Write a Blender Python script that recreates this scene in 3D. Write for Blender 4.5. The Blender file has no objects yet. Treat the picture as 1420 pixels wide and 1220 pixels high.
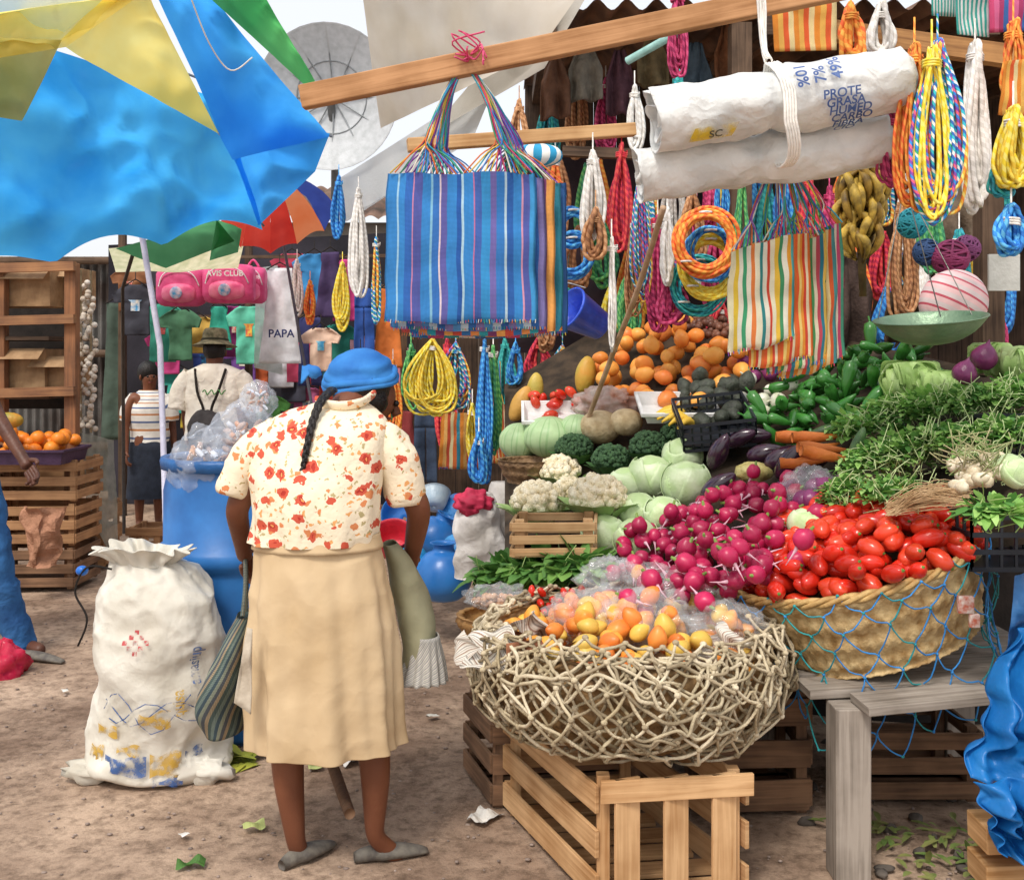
import bpy,bmesh,math,random
from mathutils import Vector as V, Matrix as MX, noise
R=random.Random(7); PI=math.pi; F=1440.
sc=bpy.context.scene; COL=sc.collection
def P(px,py,Y): return V(((px-710)*Y/F,Y,1.5-(py-490)*Y/F))
def hx(s):
    c=[int(s[i:i+2],16)/255 for i in (0,2,4)]
    return tuple([x/12.92 if x<.04045 else ((x+.055)/1.055)**2.4 for x in c]+[1])
def n3(p,s=1.,o=0.): return noise.noise(V((p[0]*s+o,p[1]*s+o*1.7,p[2]*s-o)))
def rdg(p,s,o=0.): return 1-2.2*abs(n3(p,s,o))
# ---------------------------------------------------------------- materials
MATS={}
def base(n,r=.6,spec=.4):
    m=bpy.data.materials.new(n); m.use_nodes=True; nt=m.node_tree; b=nt.nodes['Principled BSDF']
    b.inputs['Roughness'].default_value=r; b.inputs['Specular IOR Level'].default_value=spec
    return m,nt,b
def nd(nt,t,**k):
    n=nt.nodes.new(t)
    for a,v in k.items():
        if a in n.bl_rna.properties: setattr(n,a,v)
        else: n.inputs[a.replace('_',' ')].default_value=v
    return n
def finish(nt,b,colsock,var,tr,alpha,bumpsrc=None,bump=0,dist=.01):
    L=nt.links
    oi=nd(nt,'ShaderNodeObjectInfo'); mr=nd(nt,'ShaderNodeMapRange'); mr.inputs['To Min'].default_value=1-var; mr.inputs['To Max'].default_value=1+var
    L.new(oi.outputs['Random'],mr.inputs['Value'])
    hs=nd(nt,'ShaderNodeHueSaturation'); L.new(mr.outputs[0],hs.inputs['Value']); L.new(colsock,hs.inputs['Color'])
    L.new(hs.outputs[0],b.inputs['Base Color'])
    if bumpsrc:
        bp=nd(nt,'ShaderNodeBump'); bp.inputs['Strength'].default_value=bump; bp.inputs['Distance'].default_value=dist
        L.new(bumpsrc,bp.inputs['Height']); L.new(bp.outputs[0],b.inputs['Normal'])
    out=nt.nodes['Material Output']; sh=b.outputs[0]
    if tr:
        t=nd(nt,'ShaderNodeBsdfTranslucent'); L.new(hs.outputs[0],t.inputs[0]); mx=nd(nt,'ShaderNodeMixShader'); mx.inputs[0].default_value=tr
        L.new(sh,mx.inputs[1]); L.new(t.outputs[0],mx.inputs[2]); sh=mx.outputs[0]
    if alpha<1:
        t=nd(nt,'ShaderNodeBsdfTransparent'); mx=nd(nt,'ShaderNodeMixShader'); mx.inputs[0].default_value=alpha
        L.new(t.outputs[0],mx.inputs[1]); L.new(sh,mx.inputs[2]); sh=mx.outputs[0]
    L.new(sh,out.inputs[0])
def mat(c,c2=None,r=.6,s=12,bump=.3,bs=60,spec=.4,tr=0,alpha=1,metal=0,var=.12,dist=.01,det=5):
    key=('m',c,c2,r,s,bump,bs,spec,tr,alpha,metal,var,dist)
    if key in MATS: return MATS[key]
    m,nt,b=base('surface_'+c,r,spec); L=nt.links; b.inputs['Metallic'].default_value=metal
    A=hx(c); Bc=hx(c2) if c2 else tuple([x*.72 for x in A[:3]]+[1])
    tc=nd(nt,'ShaderNodeTexCoord'); nz=nd(nt,'ShaderNodeTexNoise',Scale=s,Detail=det); L.new(tc.outputs['Object'],nz.inputs['Vector'])
    rp=nd(nt,'ShaderNodeValToRGB'); rp.color_ramp.elements[0].position=.35; rp.color_ramp.elements[1].position=.65
    rp.color_ramp.elements[0].color=Bc; rp.color_ramp.elements[1].color=A; L.new(nz.outputs[0],rp.inputs[0])
    nb=nd(nt,'ShaderNodeTexNoise',Scale=bs,Detail=4); L.new(tc.outputs['Object'],nb.inputs['Vector'])
    finish(nt,b,rp.outputs[0],var,tr,alpha,nb.outputs[0],bump,dist); MATS[key]=m; return m
def crease(c,c2,sc1=5.,r=.75,weave=0,spec=.25,dist=.03,st=.8,tr=0,alpha=1):
    m,nt,b=base('creased_'+c,r,spec); L=nt.links; tc=nd(nt,'ShaderNodeTexCoord')
    nz=nd(nt,'ShaderNodeTexNoise',Scale=sc1*.8,Detail=6.); L.new(tc.outputs['Object'],nz.inputs['Vector'])
    rp=nd(nt,'ShaderNodeValToRGB'); rp.color_ramp.elements[0].position=.32; rp.color_ramp.elements[1].position=.62; rp.color_ramp.elements[0].color=hx(c2); rp.color_ramp.elements[1].color=hx(c); L.new(nz.outputs[0],rp.inputs[0])
    sb=nd(nt,'ShaderNodeVectorMath',operation='SCALE'); sb.inputs['Scale'].default_value=.25; L.new(nz.outputs['Color'],sb.inputs[0]); av=nd(nt,'ShaderNodeVectorMath',operation='ADD'); L.new(tc.outputs['Object'],av.inputs[0]); L.new(sb.outputs[0],av.inputs[1])
    last=None
    for k,s_ in enumerate((sc1,sc1*2.3)):
        vo=nd(nt,'ShaderNodeTexVoronoi',Scale=s_); L.new(av.outputs[0],vo.inputs['Vector'])
        if last is None: last=vo.outputs['Distance']
        else:
            ad=nd(nt,'ShaderNodeMath',operation='MULTIPLY_ADD'); ad.inputs[1].default_value=.5; L.new(vo.outputs['Distance'],ad.inputs[0]); L.new(last,ad.inputs[2]); last=ad.outputs[0]
    if weave:
        for ax in ('X','Z'):
            wv=nd(nt,'ShaderNodeTexWave',bands_direction=ax); wv.inputs['Scale'].default_value=weave; wv.inputs['Distortion'].default_value=.5; L.new(tc.outputs['Object'],wv.inputs['Vector'])
            ad=nd(nt,'ShaderNodeMath',operation='MULTIPLY_ADD'); ad.inputs[1].default_value=.03; L.new(wv.outputs[1],ad.inputs[0]); L.new(last,ad.inputs[2]); last=ad.outputs[0]
    finish(nt,b,rp.outputs[0],0,tr,alpha,last,st,dist); return m
def uvmat(n,cols,k=(1,0),r=.8,sc_=1,weave=0,tr=0,var=.04,weights=None,jit=0,alpha=1):
    m,nt,b=base(n,r,.25); L=nt.links
    tc=nd(nt,'ShaderNodeTexCoord'); sp=nd(nt,'ShaderNodeSeparateXYZ'); L.new(tc.outputs['UV'],sp.inputs[0])
    a=nd(nt,'ShaderNodeMath',operation='MULTIPLY'); a.inputs[1].default_value=k[0]; L.new(sp.outputs[0],a.inputs[0])
    c=nd(nt,'ShaderNodeMath',operation='MULTIPLY_ADD'); c.inputs[1].default_value=k[1]; L.new(sp.outputs[1],c.inputs[0]); L.new(a.outputs[0],c.inputs[2])
    fr=nd(nt,'ShaderNodeMath',operation='FRACT'); L.new(c.outputs[0],fr.inputs[0])
    rp=nd(nt,'ShaderNodeValToRGB'); cr=rp.color_ramp; cr.interpolation='CONSTANT'
    w=weights or [1]*len(cols); W=sum(w); pos=0
    for i,cc in enumerate(cols):
        e=cr.elements[0] if i==0 else (cr.elements[1] if i==1 else cr.elements.new(pos/W))
        e.position=pos/W; e.color=hx(cc); pos+=w[i]
    L.new(fr.outputs[0],rp.inputs[0])
    nz=nd(nt,'ShaderNodeTexNoise',Scale=9.,Detail=6.); L.new(tc.outputs['Object'],nz.inputs['Vector'])
    mr=nd(nt,'ShaderNodeMapRange'); mr.inputs['From Min'].default_value=.3; mr.inputs['From Max'].default_value=.7; mr.inputs['To Min'].default_value=.72; mr.inputs['To Max'].default_value=1.15
    L.new(nz.outputs[0],mr.inputs[0]); vm=nd(nt,'ShaderNodeVectorMath',operation='SCALE'); L.new(rp.outputs[0],vm.inputs[0]); 
    last=mr.outputs[0]; bsrc=nz.outputs[0]
    if weave:
        ws=[]
        for ax in ('X','Y'):
            wv=nd(nt,'ShaderNodeTexWave',bands_direction=ax); wv.inputs['Scale'].default_value=weave; wv.inputs['Distortion'].default_value=.4; L.new(tc.outputs['UV'],wv.inputs['Vector']); ws.append(wv)
        ad=nd(nt,'ShaderNodeMath',operation='MULTIPLY'); L.new(ws[0].outputs[1],ad.inputs[0]); L.new(ws[1].outputs[1],ad.inputs[1]); bsrc=ad.outputs[0]
        m2=nd(nt,'ShaderNodeMapRange'); m2.inputs['To Min'].default_value=.75; m2.inputs['To Max'].default_value=1.6; L.new(bsrc,m2.inputs[0])
        mm=nd(nt,'ShaderNodeMath',operation='MULTIPLY'); L.new(last,mm.inputs[0]); L.new(m2.outputs[0],mm.inputs[1]); last=mm.outputs[0]
    L.new(last,vm.inputs['Scale'])
    finish(nt,b,vm.outputs[0],var,tr,alpha,bsrc,.5,.004); return m
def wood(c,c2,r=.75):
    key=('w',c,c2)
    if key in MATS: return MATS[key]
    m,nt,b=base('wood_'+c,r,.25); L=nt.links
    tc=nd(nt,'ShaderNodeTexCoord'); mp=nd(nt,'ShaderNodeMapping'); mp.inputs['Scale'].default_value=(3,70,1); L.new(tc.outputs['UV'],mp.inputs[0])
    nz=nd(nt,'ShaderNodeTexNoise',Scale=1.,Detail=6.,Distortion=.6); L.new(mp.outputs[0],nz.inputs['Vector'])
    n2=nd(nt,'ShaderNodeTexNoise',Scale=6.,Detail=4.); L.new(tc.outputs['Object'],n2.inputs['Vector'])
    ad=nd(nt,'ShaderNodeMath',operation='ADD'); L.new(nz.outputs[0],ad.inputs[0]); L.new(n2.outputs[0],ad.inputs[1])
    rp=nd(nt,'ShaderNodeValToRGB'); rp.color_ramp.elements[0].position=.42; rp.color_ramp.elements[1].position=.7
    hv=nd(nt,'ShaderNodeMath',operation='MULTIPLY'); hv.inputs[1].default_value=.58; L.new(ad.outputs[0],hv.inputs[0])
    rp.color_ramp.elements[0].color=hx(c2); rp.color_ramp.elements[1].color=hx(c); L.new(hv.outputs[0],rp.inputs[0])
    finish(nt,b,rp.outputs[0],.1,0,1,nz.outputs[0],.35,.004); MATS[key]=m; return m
# ---------------------------------------------------------------- mesh builder
class B:
    def __init__(s): s.v=[];s.f=[];s.m=[];s.u=[]
    def grid(s,fn,nu,nv,mi=0,cu=False,cap=False,us=1.,vs=1.):
        b=len(s.v); n=nu if cu else nu+1
        for j in range(nv+1):
            for i in range(n): s.v.append(V(fn(i/nu,j/nv)))
        for j in range(nv):
            for i in range(nu):
                a=b+j*n+i; c=b+j*n+(i+1)%n
                s.f.append((a,c,c+n,a+n)); s.m.append(mi)
                s.u.append(((i/nu*us,j/nv*vs),((i+1)/nu*us,j/nv*vs),((i+1)/nu*us,(j+1)/nv*vs),(i/nu*us,(j+1)/nv*vs)))
        if cap:
            for st in (b,b+nv*n):
                s.f.append(tuple(range(st,st+n))); s.m.append(mi); s.u.append(tuple((0,0) for _ in range(n)))
        return s
    def tube(s,pts,r,n=6,mi=0,closed=False,cap=True,flat=1.):
        pts=[V(p) for p in pts]; m=len(pts); rr=r if isinstance(r,(list,tuple)) else [r]*m
        b=len(s.v); nr=None; Ls=[0]
        for i in range(1,m+1): Ls.append(Ls[-1]+(pts[i%m]-pts[i-1]).length)
        for i,p in enumerate(pts):
            if closed or 0<i<m-1: t=pts[(i+1)%m]-pts[i-1]
            else: t=pts[1]-pts[0] if i==0 else pts[-1]-pts[-2]
            if t.length<1e-9: t=V((0,0,1))
            t.normalize()
            if nr is None: nr=t.orthogonal()
            nr=nr-t*nr.dot(t)
            if nr.length<1e-5: nr=t.orthogonal()
            nr=nr.normalized(); bn=t.cross(nr)
            for k in range(n):
                a=2*PI*k/n; s.v.append(p+(nr*math.cos(a)+bn*math.sin(a)*flat)*rr[i])
        for i in range(m if closed else m-1):
            for k in range(n):
                k2=(k+1)%n; i2=(i+1)%m
                s.f.append((b+i*n+k,b+i*n+k2,b+i2*n+k2,b+i2*n+k)); s.m.append(mi)
                s.u.append(((k/n,Ls[i]),((k+1)/n,Ls[i]),((k+1)/n,Ls[i+1]),(k/n,Ls[i+1])))
        if cap and not closed:
            for st in (b,b+(m-1)*n):
                s.f.append(tuple(range(st,st+n))); s.m.append(mi); s.u.append(tuple((0,0) for _ in range(n)))
        return s
    def beam(s,p0,p1,w,h,up=(0,0,1),mi=0):
        p0=V(p0);p1=V(p1);d=p1-p0;L=d.length;d.normalize();up=V(up)
        if abs(d.dot(up))>.98: up=V((0,1,0))
        sd=d.cross(up).normalized(); up=sd.cross(d)
        b=len(s.v); o=R.random()*9
        for p in (p0,p1):
            for a,c in ((-1,-1),(1,-1),(1,1),(-1,1)): s.v.append(p+sd*a*w/2+up*c*h/2)
        for q in ((0,1,5,4),(1,2,6,5),(2,3,7,6),(3,0,4,7)):
            s.f.append(tuple(b+i for i in q)); s.m.append(mi); ww=(w if q[0]%2==0 else h)
            s.u.append(((o,o),(o,o+ww),(o+L,o+ww),(o+L,o)))
        for q in ((3,2,1,0),(4,5,6,7)):
            s.f.append(tuple(b+i for i in q)); s.m.append(mi); s.u.append(((o,o),(o+w,o),(o+w,o+h),(o,o+h)))
        return s
    def box(s,c,sz,mi=0):
        c=V(c); return s.beam(c-V((sz[0]/2,0,0)),c+V((sz[0]/2,0,0)),sz[1],sz[2],mi=mi)
    def lathe(s,prof,n,c,mi=0,T=None,fn=None,sub=1,us=1.,vs=1.):
        c=V(c); pr=spl2(prof,sub) if sub>1 else prof; nv=len(pr)-1
        def f(u,v):
            r,z=pr[round(v*nv)]; a=2*PI*u
            if fn: r=fn(a,v,r)
            p=V((r*math.cos(a),r*math.sin(a),z))
            return c+(T@p if T else p)
        return s.grid(f,n,nv,mi,cu=True,us=us,vs=vs)
    def blob(s,c,r,nu=16,nv=10,mi=0,amp=0.,ns=8.,T=None,sq=1.,seed=0,rid=0.):
        c=V(c); r=V(r) if not isinstance(r,(int,float)) else V((r,r,r))
        def f(u,v):
            a=2*PI*u; t=PI*(v*.998+.001); q=V((math.sin(t)*math.cos(a),math.sin(t)*math.sin(a),math.cos(t)))
            k=1+amp*n3(q,ns/3,seed)*2+(rid*rdg(q,ns*.6,seed) if rid else 0); p=V((q.x*r.x,q.y*r.y,(abs(q.z)**sq)*(1 if q.z>0 else -1)*r.z))*k
            return c+(T@p if T else p)
        return s.grid(f,nu,nv,mi,cu=True)
    def loft(s,rings,n=40,mi=0,fn=None,cap=False,sub=4,sq=1.):
        rs=[]; m=len(rings)
        for i in range(m-1):
            a,b=rings[max(i-1,0)],rings[i]; c,d=rings[i+1],rings[min(i+2,m-1)]
            for k in range(sub):
                t=k/sub; rs.append(tuple(cr(V(a[0]),V(b[0]),V(c[0]),V(d[0]),t) if q==0 else cr(a[q],b[q],c[q],d[q],t) for q in range(3)))
        rs.append((V(rings[-1][0]),rings[-1][1],rings[-1][2])); nv=len(rs)-1
        def f(u,v):
            c,rx,ry=rs[round(v*nv)]; a=2*PI*u; ca,sa=math.cos(a),math.sin(a)
            p=V((c.x+rx*(abs(ca)**sq)*(1 if ca>0 else -1),c.y+ry*(abs(sa)**sq)*(1 if sa>0 else -1),c.z))
            if fn: p=fn(p,a,v,c)
            return p
        return s.grid(f,n,nv,mi,cu=True,cap=cap)
    def leaf(s,p,d,L,w,mi=0,bend=.5,nseg=3,fold=.25):
        p=V(p);d=V(d).normalized(); sd=d.cross(V((0,0,1)))
        if sd.length<.05: sd=V((1,0,0))
        sd.normalize(); up=sd.cross(d); b=len(s.v)
        for i in range(nseg+1):
            t=i/nseg; ww=w*math.sin(PI*min(1,.12+t*.86))**.8*.5; q=p+d*L*t-V((0,0,1))*bend*L*t*t*.5
            s.v+= [q-sd*ww+up*fold*ww,q,q+sd*ww+up*fold*ww]
        for i in range(nseg):
            for k in (0,1):
                a=b+i*3+k; s.f.append((a,a+1,a+4,a+3)); s.m.append(mi); s.u.append(((k/2,i/nseg),((k+1)/2,i/nseg),((k+1)/2,(i+1)/nseg),(k/2,(i+1)/nseg)))
        return s
    def raw(s,vs,fs,mi=0):
        b=len(s.v); s.v+=[V(v) for v in vs]
        for f in fs: s.f.append(tuple(b+i for i in f)); s.m.append(mi); s.u.append(tuple((0,0) for _ in f))
        return s
def cr(a,b,c,d,t):
    return b*1.0+ (c-a)*.5*t + (a*2-b*5+c*4-d)*.5*t*t + (b*3-a-c*3+d)*.5*t*t*t
def spl(pts,k=6,closed=False):
    pts=[V(p) for p in pts]; m=len(pts); o=[]
    for i in range(m if closed else m-1):
        g=(lambda j: pts[j%m]) if closed else (lambda j: pts[min(max(j,0),m-1)])
        for t in range(k): o.append(cr(g(i-1),g(i),g(i+1),g(i+2),t/k))
    if not closed: o.append(pts[-1])
    return o
def spl2(pr,k): return [(p.x,p.y) for p in spl([V((a,b,0)) for a,b in pr],k)]
ORG={}
def tag(o,label=None,cat=None,group=None,kind=None):
    if label: o['label']=label
    if cat: o['category']=cat
    if group: o['group']=group
    if kind: o['kind']=kind
    return o
def build(b,name,mats,parent=None,smooth=True,bevel=0,solid=0,sub=0):
    if not isinstance(mats,(list,tuple)): mats=[mats]
    if parent: org=ORG[parent.name]
    else:
        xs=[v.x for v in b.v];ys=[v.y for v in b.v]; org=V(((min(xs)+max(xs))/2,(min(ys)+max(ys))/2,min(v.z for v in b.v)))
    me=bpy.data.meshes.new(name); me.from_pydata([tuple(v-org) for v in b.v],[],b.f)
    for m in mats: me.materials.append(m)
    me.polygons.foreach_set('material_index',b.m); me.polygons.foreach_set('use_smooth',[smooth]*len(b.f))
    uv=me.uv_layers.new(name='UVMap'); fl=[]
    for u in b.u:
        for q in u: fl+= [q[0],q[1]]
    uv.data.foreach_set('uv',fl); me.update()
    o=bpy.data.objects.new(name,me); COL.objects.link(o)
    if parent: o.parent=parent; ORG[o.name]=org
    else: o.location=org; ORG[o.name]=org
    if solid: md=o.modifiers.new('s','SOLIDIFY'); md.thickness=solid; md.offset=0
    if bevel: md=o.modifiers.new('b','BEVEL'); md.width=bevel; md.segments=2; md.limit_method='ANGLE'
    if sub: md=o.modifiers.new('u','SUBSURF'); md.levels=sub; md.render_levels=sub
    return o
def thing(name,label,cat,loc,group=None,kind=None):
    o=bpy.data.objects.new(name,None); o.empty_display_size=.1; COL.objects.link(o); o.location=V(loc); ORG[o.name]=V(loc); tag(o,label,cat,group,kind); return o
def one(b,name,mats,label,cat,group=None,**k): return tag(build(b,name,mats,None,**k),label,cat,group)
def inst(name,me,loc,rot,s,label,cat,group=None):
    o=bpy.data.objects.new(name,me); COL.objects.link(o); o.location=loc; o.rotation_euler=rot; o.scale=(s,s,s) if isinstance(s,(int,float)) else s
    return tag(o,label,cat,group)
def mesh_of(b,name,mats,**k):
    o=build(b,name,mats,**k); me=o.data; bpy.data.objects.remove(o); return me
def rv(a=1): return V((R.uniform(-a,a),R.uniform(-a,a),R.uniform(-a,a)))
def inpoly(x,y,po):
    r=False; j=len(po)-1
    for i in range(len(po)):
        a,b=po[i],po[j]
        if (a[1]>y)!=(b[1]>y) and x<(b[0]-a[0])*(y-a[1])/(b[1]-a[1])+a[0]: r=not r
        j=i
    return r
def scat(po,sp,tries=4000):
    xs=[p[0] for p in po];ys=[p[1] for p in po];o=[]
    for _ in range(tries):
        x=R.uniform(min(xs),max(xs));y=R.uniform(min(ys),max(ys))
        if inpoly(x,y,po) and all((x-a)**2+((y-b)*1.15)**2>sp*sp for a,b in o): o.append((x,y))
    return sorted(o,key=lambda q:q[1])
def YS(px,py): return max(3.0,10.81-.0025*px-.0063*py)
def S(px,py,o=0.): return P(px,py,YS(px,py)+o)
def rrot(): return (R.uniform(0,6.3),R.uniform(0,6.3),R.uniform(0,6.3))
def txt(s,size,align='CENTER'):
    c=bpy.data.curves.new('t','FONT'); c.body=s; c.size=size; c.align_x=align; c.align_y='CENTER'; c.offset=size*.02
    o=bpy.data.objects.new('t',c); COL.objects.link(o); dg=bpy.context.evaluated_depsgraph_get(); me=bpy.data.meshes.new_from_object(o.evaluated_get(dg))
    vs=[v.co.copy() for v in me.vertices]; fs=[tuple(p.vertices) for p in me.polygons]
    bpy.data.objects.remove(o); return vs,fs
def patch(c,nu=16,nv=12,amp=.03,ns=3.,seed=0,sag=0.):
    c=[P(*q) if not isinstance(q,V) else q for q in c]
    def f(u,v):
        p=(c[0]*(1-u)+c[1]*u)*(1-v)+(c[3]*(1-u)+c[2]*u)*v
        e=min(1,6*min(u,1-u,v,1-v)+.25)
        p=p+V((0,1,.4))*amp*e*(n3(p,ns,seed)*1.3+.35*rdg(p,ns*2,seed)); p.z-=sag*math.sin(PI*u)*math.sin(PI*v); return p
    return f
# ---------------------------------------------------------------- camera, light
cam=bpy.data.cameras.new('camera'); co=bpy.data.objects.new('camera',cam); COL.objects.link(co); sc.camera=co
co.location=(0,0,1.5); co.rotation_euler=(PI/2,0,0); cam.sensor_width=36; cam.lens=36*F/1420; cam.shift_y=-120/1420; cam.clip_end=500
w=bpy.data.worlds.new('World'); sc.world=w; w.use_nodes=True; nt=w.node_tree
sky=nt.nodes.new('ShaderNodeTexSky'); sky.sky_type='NISHITA'; sky.sun_disc=False; sky.sun_elevation=math.radians(55); sky.sun_rotation=math.radians(205); sky.dust_density=6; sky.air_density=1.0
mx=nt.nodes.new('ShaderNodeMix'); mx.data_type='RGBA'; mx.inputs[0].default_value=.68; mx.inputs[7].default_value=(8.6,8.7,8.9,1)
nt.links.new(sky.outputs[0],mx.inputs[6]); nt.links.new(mx.outputs[2],nt.nodes['Background'].inputs[0]); nt.nodes['Background'].inputs[1].default_value=.15
sl=bpy.data.lights.new('sun','SUN'); sl.energy=2.2; sl.angle=math.radians(14); sl.color=(1,.95,.88); so=bpy.data.objects.new('sun',sl); COL.objects.link(so)
az=math.radians(205); el=math.radians(55); dv=V((math.sin(az)*math.cos(el),math.cos(az)*math.cos(el),math.sin(el))); so.rotation_euler=dv.to_track_quat('Z','Y').to_euler()
sc.view_settings.view_transform='Standard'
# ---------------------------------------------------------------- common materials
TAN=wood('d2a878','a3784a'); TAN2=wood('b98a58','7b5536'); GREYW=wood('a49a8f','6d645a'); DARKW=wood('6a5544','3c2e24'); DK=mat('2b2420','1b1613',r=.9)
SKIN=mat('7a4a32','683c28',r=.5,bump=.15,bs=90,s=5); HAIR=mat('1b1310','0e0a09',r=.4,bump=.6,bs=120)
ROPEW=mat('cbbd9f','9a8b6d',r=.9,bump=.6,bs=150); SACKW=mat('e2e0d8','c0bcae',r=.5,s=6,bump=.35,bs=25); PLAST=mat('f0f4f4','d8e0e4',r=.06,alpha=.17,spec=1,bump=.8,bs=18,dist=.02)
# ---------------------------------------------------------------- ground
b=B()
def gf(u,v):
    x=(u-.5)*2; X=math.copysign(abs(x)**2.2,x)*45; Y=-4+(v**2.2)*90
    return V((X,Y,.014*n3((X,Y,0),2.2)+.006*n3((X,Y,0),9)))
b.grid(gf,220,220)
m,nt,bs_=base('dirt',.9,.2); L=nt.links; tc=nd(nt,'ShaderNodeTexCoord')
n1=nd(nt,'ShaderNodeTexNoise',Scale=1.3,Detail=8.,Roughness=.65); n2=nd(nt,'ShaderNodeTexNoise',Scale=24.,Detail=8.,Roughness=.7)
for n in (n1,n2): L.new(tc.outputs['Object'],n.inputs['Vector'])
r1=nd(nt,'ShaderNodeValToRGB'); r1.color_ramp.elements[0].position=.38; r1.color_ramp.elements[1].position=.6; r1.color_ramp.elements[0].color=hx('86705f'); r1.color_ramp.elements[1].color=hx('bfa791'); L.new(n1.outputs[0],r1.inputs[0])
r2=nd(nt,'ShaderNodeValToRGB'); r2.color_ramp.elements[0].position=.34; r2.color_ramp.elements[1].position=.56; r2.color_ramp.elements[0].color=(.38,.34,.31,1); r2.color_ramp.elements[1].color=(1.05,1.02,1,1); L.new(n2.outputs[0],r2.inputs[0])
mx=nd(nt,'ShaderNodeMix',data_type='RGBA',blend_type='MULTIPLY'); mx.inputs[0].default_value=.8; L.new(r1.outputs[0],mx.inputs[6]); L.new(r2.outputs[0],mx.inputs[7])
finish(nt,bs_,mx.outputs[2],0,0,1,n2.outputs[0],.7,.02)
tag(build(b,'ground',m),'packed tan dirt ground of the market lane','ground',kind='structure')
b=B()
for _ in range(1800):
    Y=R.uniform(2.7,8); X=R.uniform(-.62,.55)*Y; r=R.uniform(.002,.008)
    b.blob((X,Y,.004),(r*R.uniform(.8,1.6),r,r*.5),5,3)
tag(build(b,'gravel',mat('a8968a','75675f',r=.9)),'small pebbles and grit strewn over the dirt','gravel',kind='stuff')
for k,(px,py,s,c,lab,cat) in enumerate([(672,1138,.06,'e6e2da','crumpled printed paper scrap on the dirt right of the woman','paper scrap'),(352,1152,.035,'b9c27a','pale green leaf on the dirt below the white sack','leaf'),(265,1205,.04,'4f7a35','dark green leaf at the bottom left of the lane','leaf'),(482,1056,.06,'ece8e2','white wrapper lying behind the woman\'s walking stick','wrapper'),(255,1165,.02,'e9e5dd','tiny white paper bit on the dirt left of the woman','paper scrap'),(436,1066,.04,'a8b070','light green husk between the skirt hem and the wrapper','husk'),(600,998,.025,'d5d3c8','small white scrap on the ground right of the skirt','paper scrap'),(90,962,.02,'e0ddd2','tiny pale scrap near the red bag','paper scrap')]):
    Y=2160/(py-490); c0=P(px,py,Y); a0=R.random()*3
    def f(u,v,c0=c0,s=s,a0=a0,k=k):
        x=(u-.5)*2*s;y=(v-.5)*2*s*.6; z=.02+.5*s*n3((x,y,k),28,k)
        return c0+V((x*math.cos(a0)-y*math.sin(a0),x*math.sin(a0)+y*math.cos(a0),max(z,.004)))
    one(B().grid(f,10,8),'litter_'+cat.replace(' ','_'),mat(c,r=.7),lab,cat,smooth=False)
b=B()
for k in range(16): b.leaf(P(335+R.uniform(-28,28),1062+R.uniform(-8,8),3.8)+V((0,0,.02)),(R.uniform(-1,1),R.uniform(-1,1),.3),.14,.05,bend=.7)
one(b,'corn_husks',mat('b5b648','7d8a35',r=.6),'heap of yellow green husks beside the white sack base','husks')
def lettering(s,size,c,parent,mt,yaw=0,roll=0,fnmap=None,name='lettering'):
    vs,fs=txt(s,size); b=B()
    if fnmap: vs=[fnmap(v) for v in vs]
    else:
        T=MX.Rotation(yaw,3,'Z')@MX.Rotation(roll,3,'Y'); vs=[c+T@V((v.x,0,v.y)) for v in vs]
    b.raw(vs,fs); return build(b,name,mt,parent,smooth=False)
# ---------------------------------------------------------------- background
t=thing('corrugated_fence','rusty dark corrugated metal fence behind the left stalls','fence',P(100,700,11.5)*1)
b=B(); b.grid(lambda u,v:V((-7.5+u*6.2,11.3+.03*math.sin(u*6.2*2*PI/.09),v*2.55)),620,3); build(b,'metal_sheet',mat('6c6a66','40352f',r=.6,s=3,metal=.2),t)
b=B(); 
for z in (.5,1.5,2.5): b.beam((-7.5,11.2,z),(-1.3,11.2,z),.05,.08)
build(b,'rail',DARKW,t)
t=thing('market_shed','dark timber market shed with low roof behind the right stall','shed',(2.5,8.6,0))
b=B()
for k in range(46):
    x=-.75+k*.19; b.beam((x,8.6+R.uniform(-.01,.01),0),(x,8.6,(2.75 if x<.1 else 3.7)+R.uniform(0,.05)),.186,.03,up=(0,1,0))
build(b,'plank_wall',wood('4c3c30','241b15'),t,smooth=False)
b=B(); b.grid(lambda u,v:V((.1+u*8.3,9.0-v*3.4,3.78-v*.4+.03*math.sin(u*8.3*2*PI/.16))),440,2); build(b,'roof',mat('8c6a52','4a372b',r=.8,s=3),t)
for k in range(7):
    b=B(); x=.2+k*1.2; b.beam((x,9,3.66),(x,5.6,3.27),.07,.1); build(b,'rafter',DARKW,t,smooth=False)
for x in (1.25,3.45):
    b=B(); b.beam((x,5.7,0),(x,5.7,3.3),.11,.11); build(b,'post',DARKW,t,smooth=False)
t=thing('tiled_house','pale stone house with dark tiled roof under the dish','house',(-1.2,13.5,0))
b=B(); b.box((-1.2,14.5,1.6),(5,2,3.2)); build(b,'wall',mat('9d9388','7d736a',r=.9,s=2),t,smooth=False)
b=B(); b.grid(lambda u,v:V((-3.9+u*5.4,13.2+v*2,3.2+v*.7+.05*abs(math.sin(u*5.4*PI/.2)))),260,2); build(b,'roof',mat('8a6a58','5d4d40',r=.9,s=4),t)
c=P(455,135,13); t=thing('satellite_dish','large grey ribbed satellite dish above the rooftops','satellite dish',c)
T=MX.Rotation(math.radians(-78),3,'X')@MX.Rotation(.1,3,'Y')
b=B(); b.lathe([(0.01,-.25),(.3,-.22),(.6,-.1),(.86,.05),(.9,.07)],36,c,T=T@MX.Rotation(PI,3,'X'),sub=3); build(b,'dish_bowl',mat('dde0e2','c8cccd',r=.5,alpha=.75),t,solid=.01)
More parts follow.
